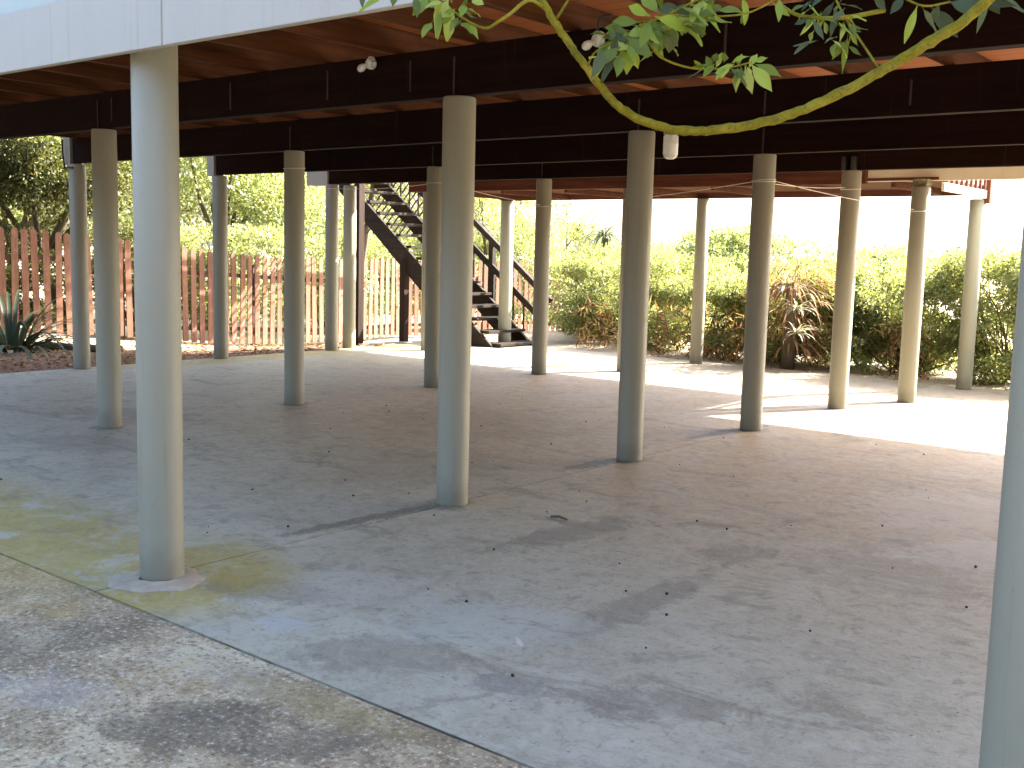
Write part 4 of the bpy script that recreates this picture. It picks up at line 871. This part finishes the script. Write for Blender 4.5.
def log():
    bm = bmesh.new()
    add_tube(bm, [(-15.3,6.9,0.03),(-14.6,7.35,0.05),(-13.9,7.75,0.04),(-13.35,8.1,0.05)], [.06,.065,.06,.045], 10, .08)
    tag(fin('log', bm, M['log'], smooth=True), 'old log edging the bed below the strap-leaved plant', 'log')
log()
def litter():
    n = 3200
    x = -12.15 - rng.random(n)**1.4*3.2; y = rng.uniform(4.5, 12.0, n)
    z = np.array([ground_z(a, b) for a, b in zip(x, y)]) + rng.uniform(.004, .02, n)
    D = rng.normal(size=(n,3)); D[:,2] *= .15; Nn = rng.normal(size=(n,3))*.35; Nn[:,2] += 1
    L = rng.uniform(.03,.085,n)
    tag(leaf_mesh('leaf_litter', np.stack([x,y,z],1), D, Nn, L, L*.5, M['leaf_dead']), 'fallen brown leaves on the soil beside the slab', 'leaf litter', kind='stuff')
litter()

# ------------------------------------------------------------------ dark dry berries and pale crumbs on the floor
def berries():
    bm = bmesh.new(); bmesh.ops.create_icosphere(bm, subdivisions=2, radius=0.0062)
    for v in bm.verts: v.co *= 1+random.uniform(-.12,.12); v.co.z *= 0.85
    b0 = fin('dry_berry', bm, M['pip'], smooth=True)
    k = 0
    while k < 60:
        x = random.uniform(-7.5, -0.6); y = random.uniform(2.9, 8.8)
        if abs(x+4.27) < .15 and any(abs(y-q) < .15 for q in (2.75,4.76,6.72,8.69)): continue
        o = b0 if k == 0 else b0.copy()
        if k: C.objects.link(o)
        s = random.uniform(.6, 1.25); o.scale = (s, s*random.uniform(.8,1.2), s)
        o.location = (x, y, 0.005*s); o.rotation_euler = (0, 0, random.uniform(0, 6))
        tag(o, 'tiny dark dry berry lying on the concrete floor', 'berry', 'dry berries scattered on the floor'); k += 1
berries()
def twiglet():
    bm = bmesh.new(); add_tube(bm, [(0,0,.006),(.05,.015,.012),(.11,.01,.006)], [.006,.008,.005], 7)
    o = fin('twig', bm, M['bark'], smooth=True); o.location = (-3.63, 4.9, 0); tag(o, 'short dark twig lying on the open floor right of the middle column', 'twig')
twiglet()

# ------------------------------------------------------------------ light fittings
def lamp_holder(loc, label, cord=False):
    root = tag(empty('lamp_holder', loc), label, 'light fitting')
    bm = bmesh.new(); add_lathe(bm, [(.030,-.02),(.034,-.012),(.034,.012),(.028,.02)], 24); o = fin('junction_box', bm, M['plastic'], root, smooth=False); o.rotation_euler = (R(90),0,0)
    bm = bmesh.new(); add_lathe(bm, [(.016,-.0),(.018,.03),(.022,.034),(.022,.05),(.012,.052)], 20); o = fin('socket', bm, M['plastic'], root); o.rotation_euler = (R(55), 0, R(60)); o.location = (.012,-.02,-.01)
    bm = bmesh.new(); add_lathe(bm, [(.010,.0),(.020,.018),(.024,.036),(.018,.054),(.006,.062)], 20); o = fin('bulb', bm, M['glass'], root, smooth=True); o.rotation_euler = (R(125), 0, R(-50)); o.location = (-.02,-.02,-.008)
    if cord:
        bm = bmesh.new(); pts = spline([(0,0,.02),(.0,-.005,.06),(.012,-.01,.10),(.035,.0,.115),(.06,.03,.125)], 5); add_tube(bm, pts, .0075, 8); fin('cord', bm, M['black'], root, smooth=True)
lamp_holder((-4.934, 4.69, 2.625), 'small off-white lamp holder on the beam face left of the middle column')
lamp_holder((-3.266, 4.69, 2.60), 'off-white lamp holder on a black cord beside the leafy branch', True)
def cable():
    pts = spline([(-12.055,6.60,2.66),(-12.06,6.605,2.52),(-12.05,6.61,2.42),(-12.07,6.63,2.34),(-12.02,6.60,2.32),(-11.95,6.60,2.335),(-11.88,6.63,2.33)], 6)
    bm = bmesh.new(); add_tube(bm, pts, .011, 7)
    tag(fin('cable', bm, M['black'], smooth=True), 'black cable hanging from the beam end onto the far left column head', 'cable')
cable()
def jar_lamp():
    root = tag(empty('bulkhead_lamp', (-3.98, 6.64, 2.385)), 'clear ribbed glass bulkhead lamp hanging below the curved branch', 'lamp')
    bm = bmesh.new(); add_lathe(bm, [(.05,.0),(.052,-.004),(.052,-.035),(.046,-.04)], 28); fin('base_cap', bm, M['metal'], root)
    bm = bmesh.new(); add_lathe(bm, [(.045,-.041),(.052,-.05),(.052,-.10),(.054,-.105),(.052,-.11),(.052,-.17),(.044,-.195),(.025,-.205),(.004,-.207)], 28); fin('glass_jar', bm, M['glass'], root, smooth=True)
    bm = bmesh.new(); add_lathe(bm, [(.012,-.041),(.014,-.07),(.026,-.10),(.028,-.13),(.018,-.155),(.004,-.16)], 18); fin('bulb', bm, M['plastic'], root, smooth=True)
jar_lamp()

# ------------------------------------------------------------------ washing lines between the columns
def wash(a, b, sag, label):
    a = Vector(a); b = Vector(b); pts = []
    for i in range(17):
        t = i/16; p = a.lerp(b, t); p.z -= sag*4*t*(1-t); pts.append(p)
    bm = bmesh.new(); add_tube(bm, pts, 0.0035, 6)
    tag(fin('washing_line', bm, M['string'], smooth=True), label, 'washing line', 'washing lines strung between the columns')
wash((XC+.1,10.6,2.33),(XB-.1,8.74,2.22),.03,'pale washing line from the close-set columns to the half-hidden slim column')
wash((XB+.1,8.69,2.225),(XB+.02,10.52,2.075),.02,'pale washing line from the half-hidden slim column to the low-stringed column')
wash((XA-.03,8.79,2.16),(XA-.02,10.52,2.22),.02,'pale washing line from the dark column at the sun patch to the bracketed column')
wash((XA+.06,8.77,2.17),(-3.97,11.6,2.05),.02,'pale washing line from the dark column at the sun patch to the mossy-block column')
wash((XA-.1,8.71,2.165),(XB+.1,10.6,2.06),.03,'pale washing line crossing from the low-stringed column to the sun patch column')

# ------------------------------------------------------------------ overhanging tree in front of the house
def overhanging():
    bx, by = 1.55, 1.55
    root = tag(empty('overhanging_tree', (bx, by, 0)), 'young tree whose curved green branch and leaves hang across the top of the view', 'tree')
    I = Matrix.Translation((-bx, -by, 0))
    def tp(o, par=None):
        o.parent = par or root
        if par is None: o.matrix_parent_inverse = I
        return o
    limb = [(1.50,1.55,1.75,.030),(1.0,1.72,2.05,.024),(.45,1.9,2.25,.019),(-.05,1.98,2.26,.0165)] + LIMB[1:]
    bm = bmesh.new(); add_tube(bm, [(bx,by,-.1),(bx+.02,by,.5),(bx-.03,by+.02,1.2),(1.50,1.55,1.75),(1.53,1.5,2.6),(1.4,1.45,3.5)], [.075,.062,.055,.05,.035,.015], 14, .04)
    tp(fin('trunk', bm, M['bark'], smooth=True))
    P = spline(limb, 8)
    for i in range(len(P)):       # swollen nodes and small kinks along the young wood
        P[i,3] *= 1+(0.14 if i in (23,37,38,55,71,88,96,109) else 0) + random.uniform(-.03,.03)
        P[i,:3] += np.array([random.uniform(-.0012,.0012) for _ in range(3)])
    bm = bmesh.new(); add_tube(bm, P[:,:3], P[:,3], 14, .03)
    L = tp(fin('branch', bm, M['limb'], smooth=True)); 
    for t in TWIGS:
        Q = spline(t, 5); bm = bmesh.new(); add_tube(bm, Q[:,:3], Q[:,3], 8, .04); tp(fin('twig', bm, M['limb'], smooth=True))
    def leaf(bm, a, b, w, curl, roll):
        a = Vector(a); b = Vector(b); d = (b-a); Ln = d.length; d.normalize()
        view = (Vector((0,0,1.53))-a).normalized()
        up = (view*0.8 + Vector((0,0,0.7))).normalized()
        s = d.cross(up).normalized(); u = s.cross(d).normalized()
        s2 = s*math.cos(roll)+u*math.sin(roll); u2 = u*math.cos(roll)-s*math.sin(roll)
        rows = []; n = 9
        prof = [0.05,.10,.42,.78,.97,1.0,.88,.64,.32,0.03]
        for i in range(n+1):
            t = i/n
            c = a + d*(Ln*t) + u2*(curl*Ln*(0.25-(t-0.5)**2)*0.9)
            hw = w*0.5*prof[i]; wav = 0.10*w*math.sin(t*9+roll*5)
            rows.append([bm.verts.new(c + s2*hw*k + u2*(abs(k)*hw*0.30 + (wav*k if abs(k)==1 else 0))) for k in (-1,-.5,0,.5,1)])
        for r0, r1 in zip(rows[:-1], rows[1:]):
            for k in range(4): bm.faces.new((r0[k], r0[k+1], r1[k+1], r1[k]))
    for (ax,ay,az,cx,cy,cz,w,t) in LEAVES:
        bm = bmesh.new(); leaf(bm, (ax,ay,az), (cx,cy,cz), w, random.uniform(-.25,.35), random.uniform(-.6,.6))
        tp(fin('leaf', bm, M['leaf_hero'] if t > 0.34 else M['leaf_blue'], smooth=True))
    # the rest of the crown, above the view
    cl = blob(1.2, 1.4, 3.6, 1.0, 10)
    p, v = crown_points(cl, 2600, -0.4, 4.0); m = len(p)
    D = v + rng.normal(size=(m,3))*.6; D[:,2] -= .4; Nn = rng.normal(size=(m,3)); Nn[:,2] += .8
    LL = rng.uniform(.05,.10,m)
    o = leaf_mesh('crown', p, D, Nn, LL, LL*.42, M['leaf_hero']); tp(o); o['kind'] = 'stuff'
overhanging()

# ------------------------------------------------------------------ camera, sky, sun
cam = bpy.data.cameras.new('camera'); co = bpy.data.objects.new('camera', cam); C.objects.link(co)
r_ = Vector((0.77696854, 0.62904086, 0.02504962)); u_ = Vector((-0.09707755, 0.08040238, 0.99202389)); f_ = Vector((-0.62200951, 0.77320311, -0.12353587))
mw = Matrix((( r_.x, u_.x, -f_.x, 0), (r_.y, u_.y, -f_.y, 0), (r_.z, u_.z, -f_.z, 1.529), (0,0,0,1)))
co.matrix_world = mw
cam.sensor_width = 36; cam.sensor_fit = 'HORIZONTAL'; cam.lens = 38.0153; cam.clip_start = 0.05; cam.clip_end = 2000
sc.camera = co

EL = R(37.6); AZ = math.atan2(0.456, 0.89)
sv = Vector((math.sin(AZ)*math.cos(EL), math.cos(AZ)*math.cos(EL), math.sin(EL)))
w = bpy.data.worlds.new('World'); sc.world = w; w.use_nodes = True
nt = w.node_tree; nt.nodes.clear()
sky = nt.nodes.new('ShaderNodeTexSky'); sky.sky_type = 'NISHITA'; sky.sun_disc = False
sky.sun_elevation = EL; sky.sun_rotation = AZ; sky.air_density = 0.8; sky.dust_density = 3.5; sky.ozone_density = 1.0
bg = nt.nodes.new('ShaderNodeBackground'); bg.inputs[1].default_value = SKY
ow = nt.nodes.new('ShaderNodeOutputWorld'); nt.links.new(sky.outputs[0], bg.inputs[0]); nt.links.new(bg.outputs[0], ow.inputs[0])
sl = bpy.data.lights.new('sun', 'SUN'); so = bpy.data.objects.new('sun', sl); C.objects.link(so)
sl.energy = SUN; sl.angle = R(0.53); sl.color = (1.0, 0.93, 0.82)
so.rotation_euler = sv.to_track_quat('Z', 'Y').to_euler(); so.location = (0, 20, 20)
vs = sc.view_settings
sc.display_settings.display_device = 'sRGB'
vs.view_transform = 'Standard'; vs.look = 'None'; vs.gamma = 1.0; vs.use_curve_mapping = False; vs.exposure = EXPOSURE
sc.render.engine = 'CYCLES'
cy = sc.cycles
cy.max_bounces = 10; cy.diffuse_bounces = 6; cy.glossy_bounces = 3; cy.transmission_bounces = 6; cy.transparent_max_bounces = 8
cy.sample_clamp_indirect = 8.0
try:
    cy.use_denoising = True; cy.denoiser = 'OPENIMAGEDENOISE'
except Exception: pass
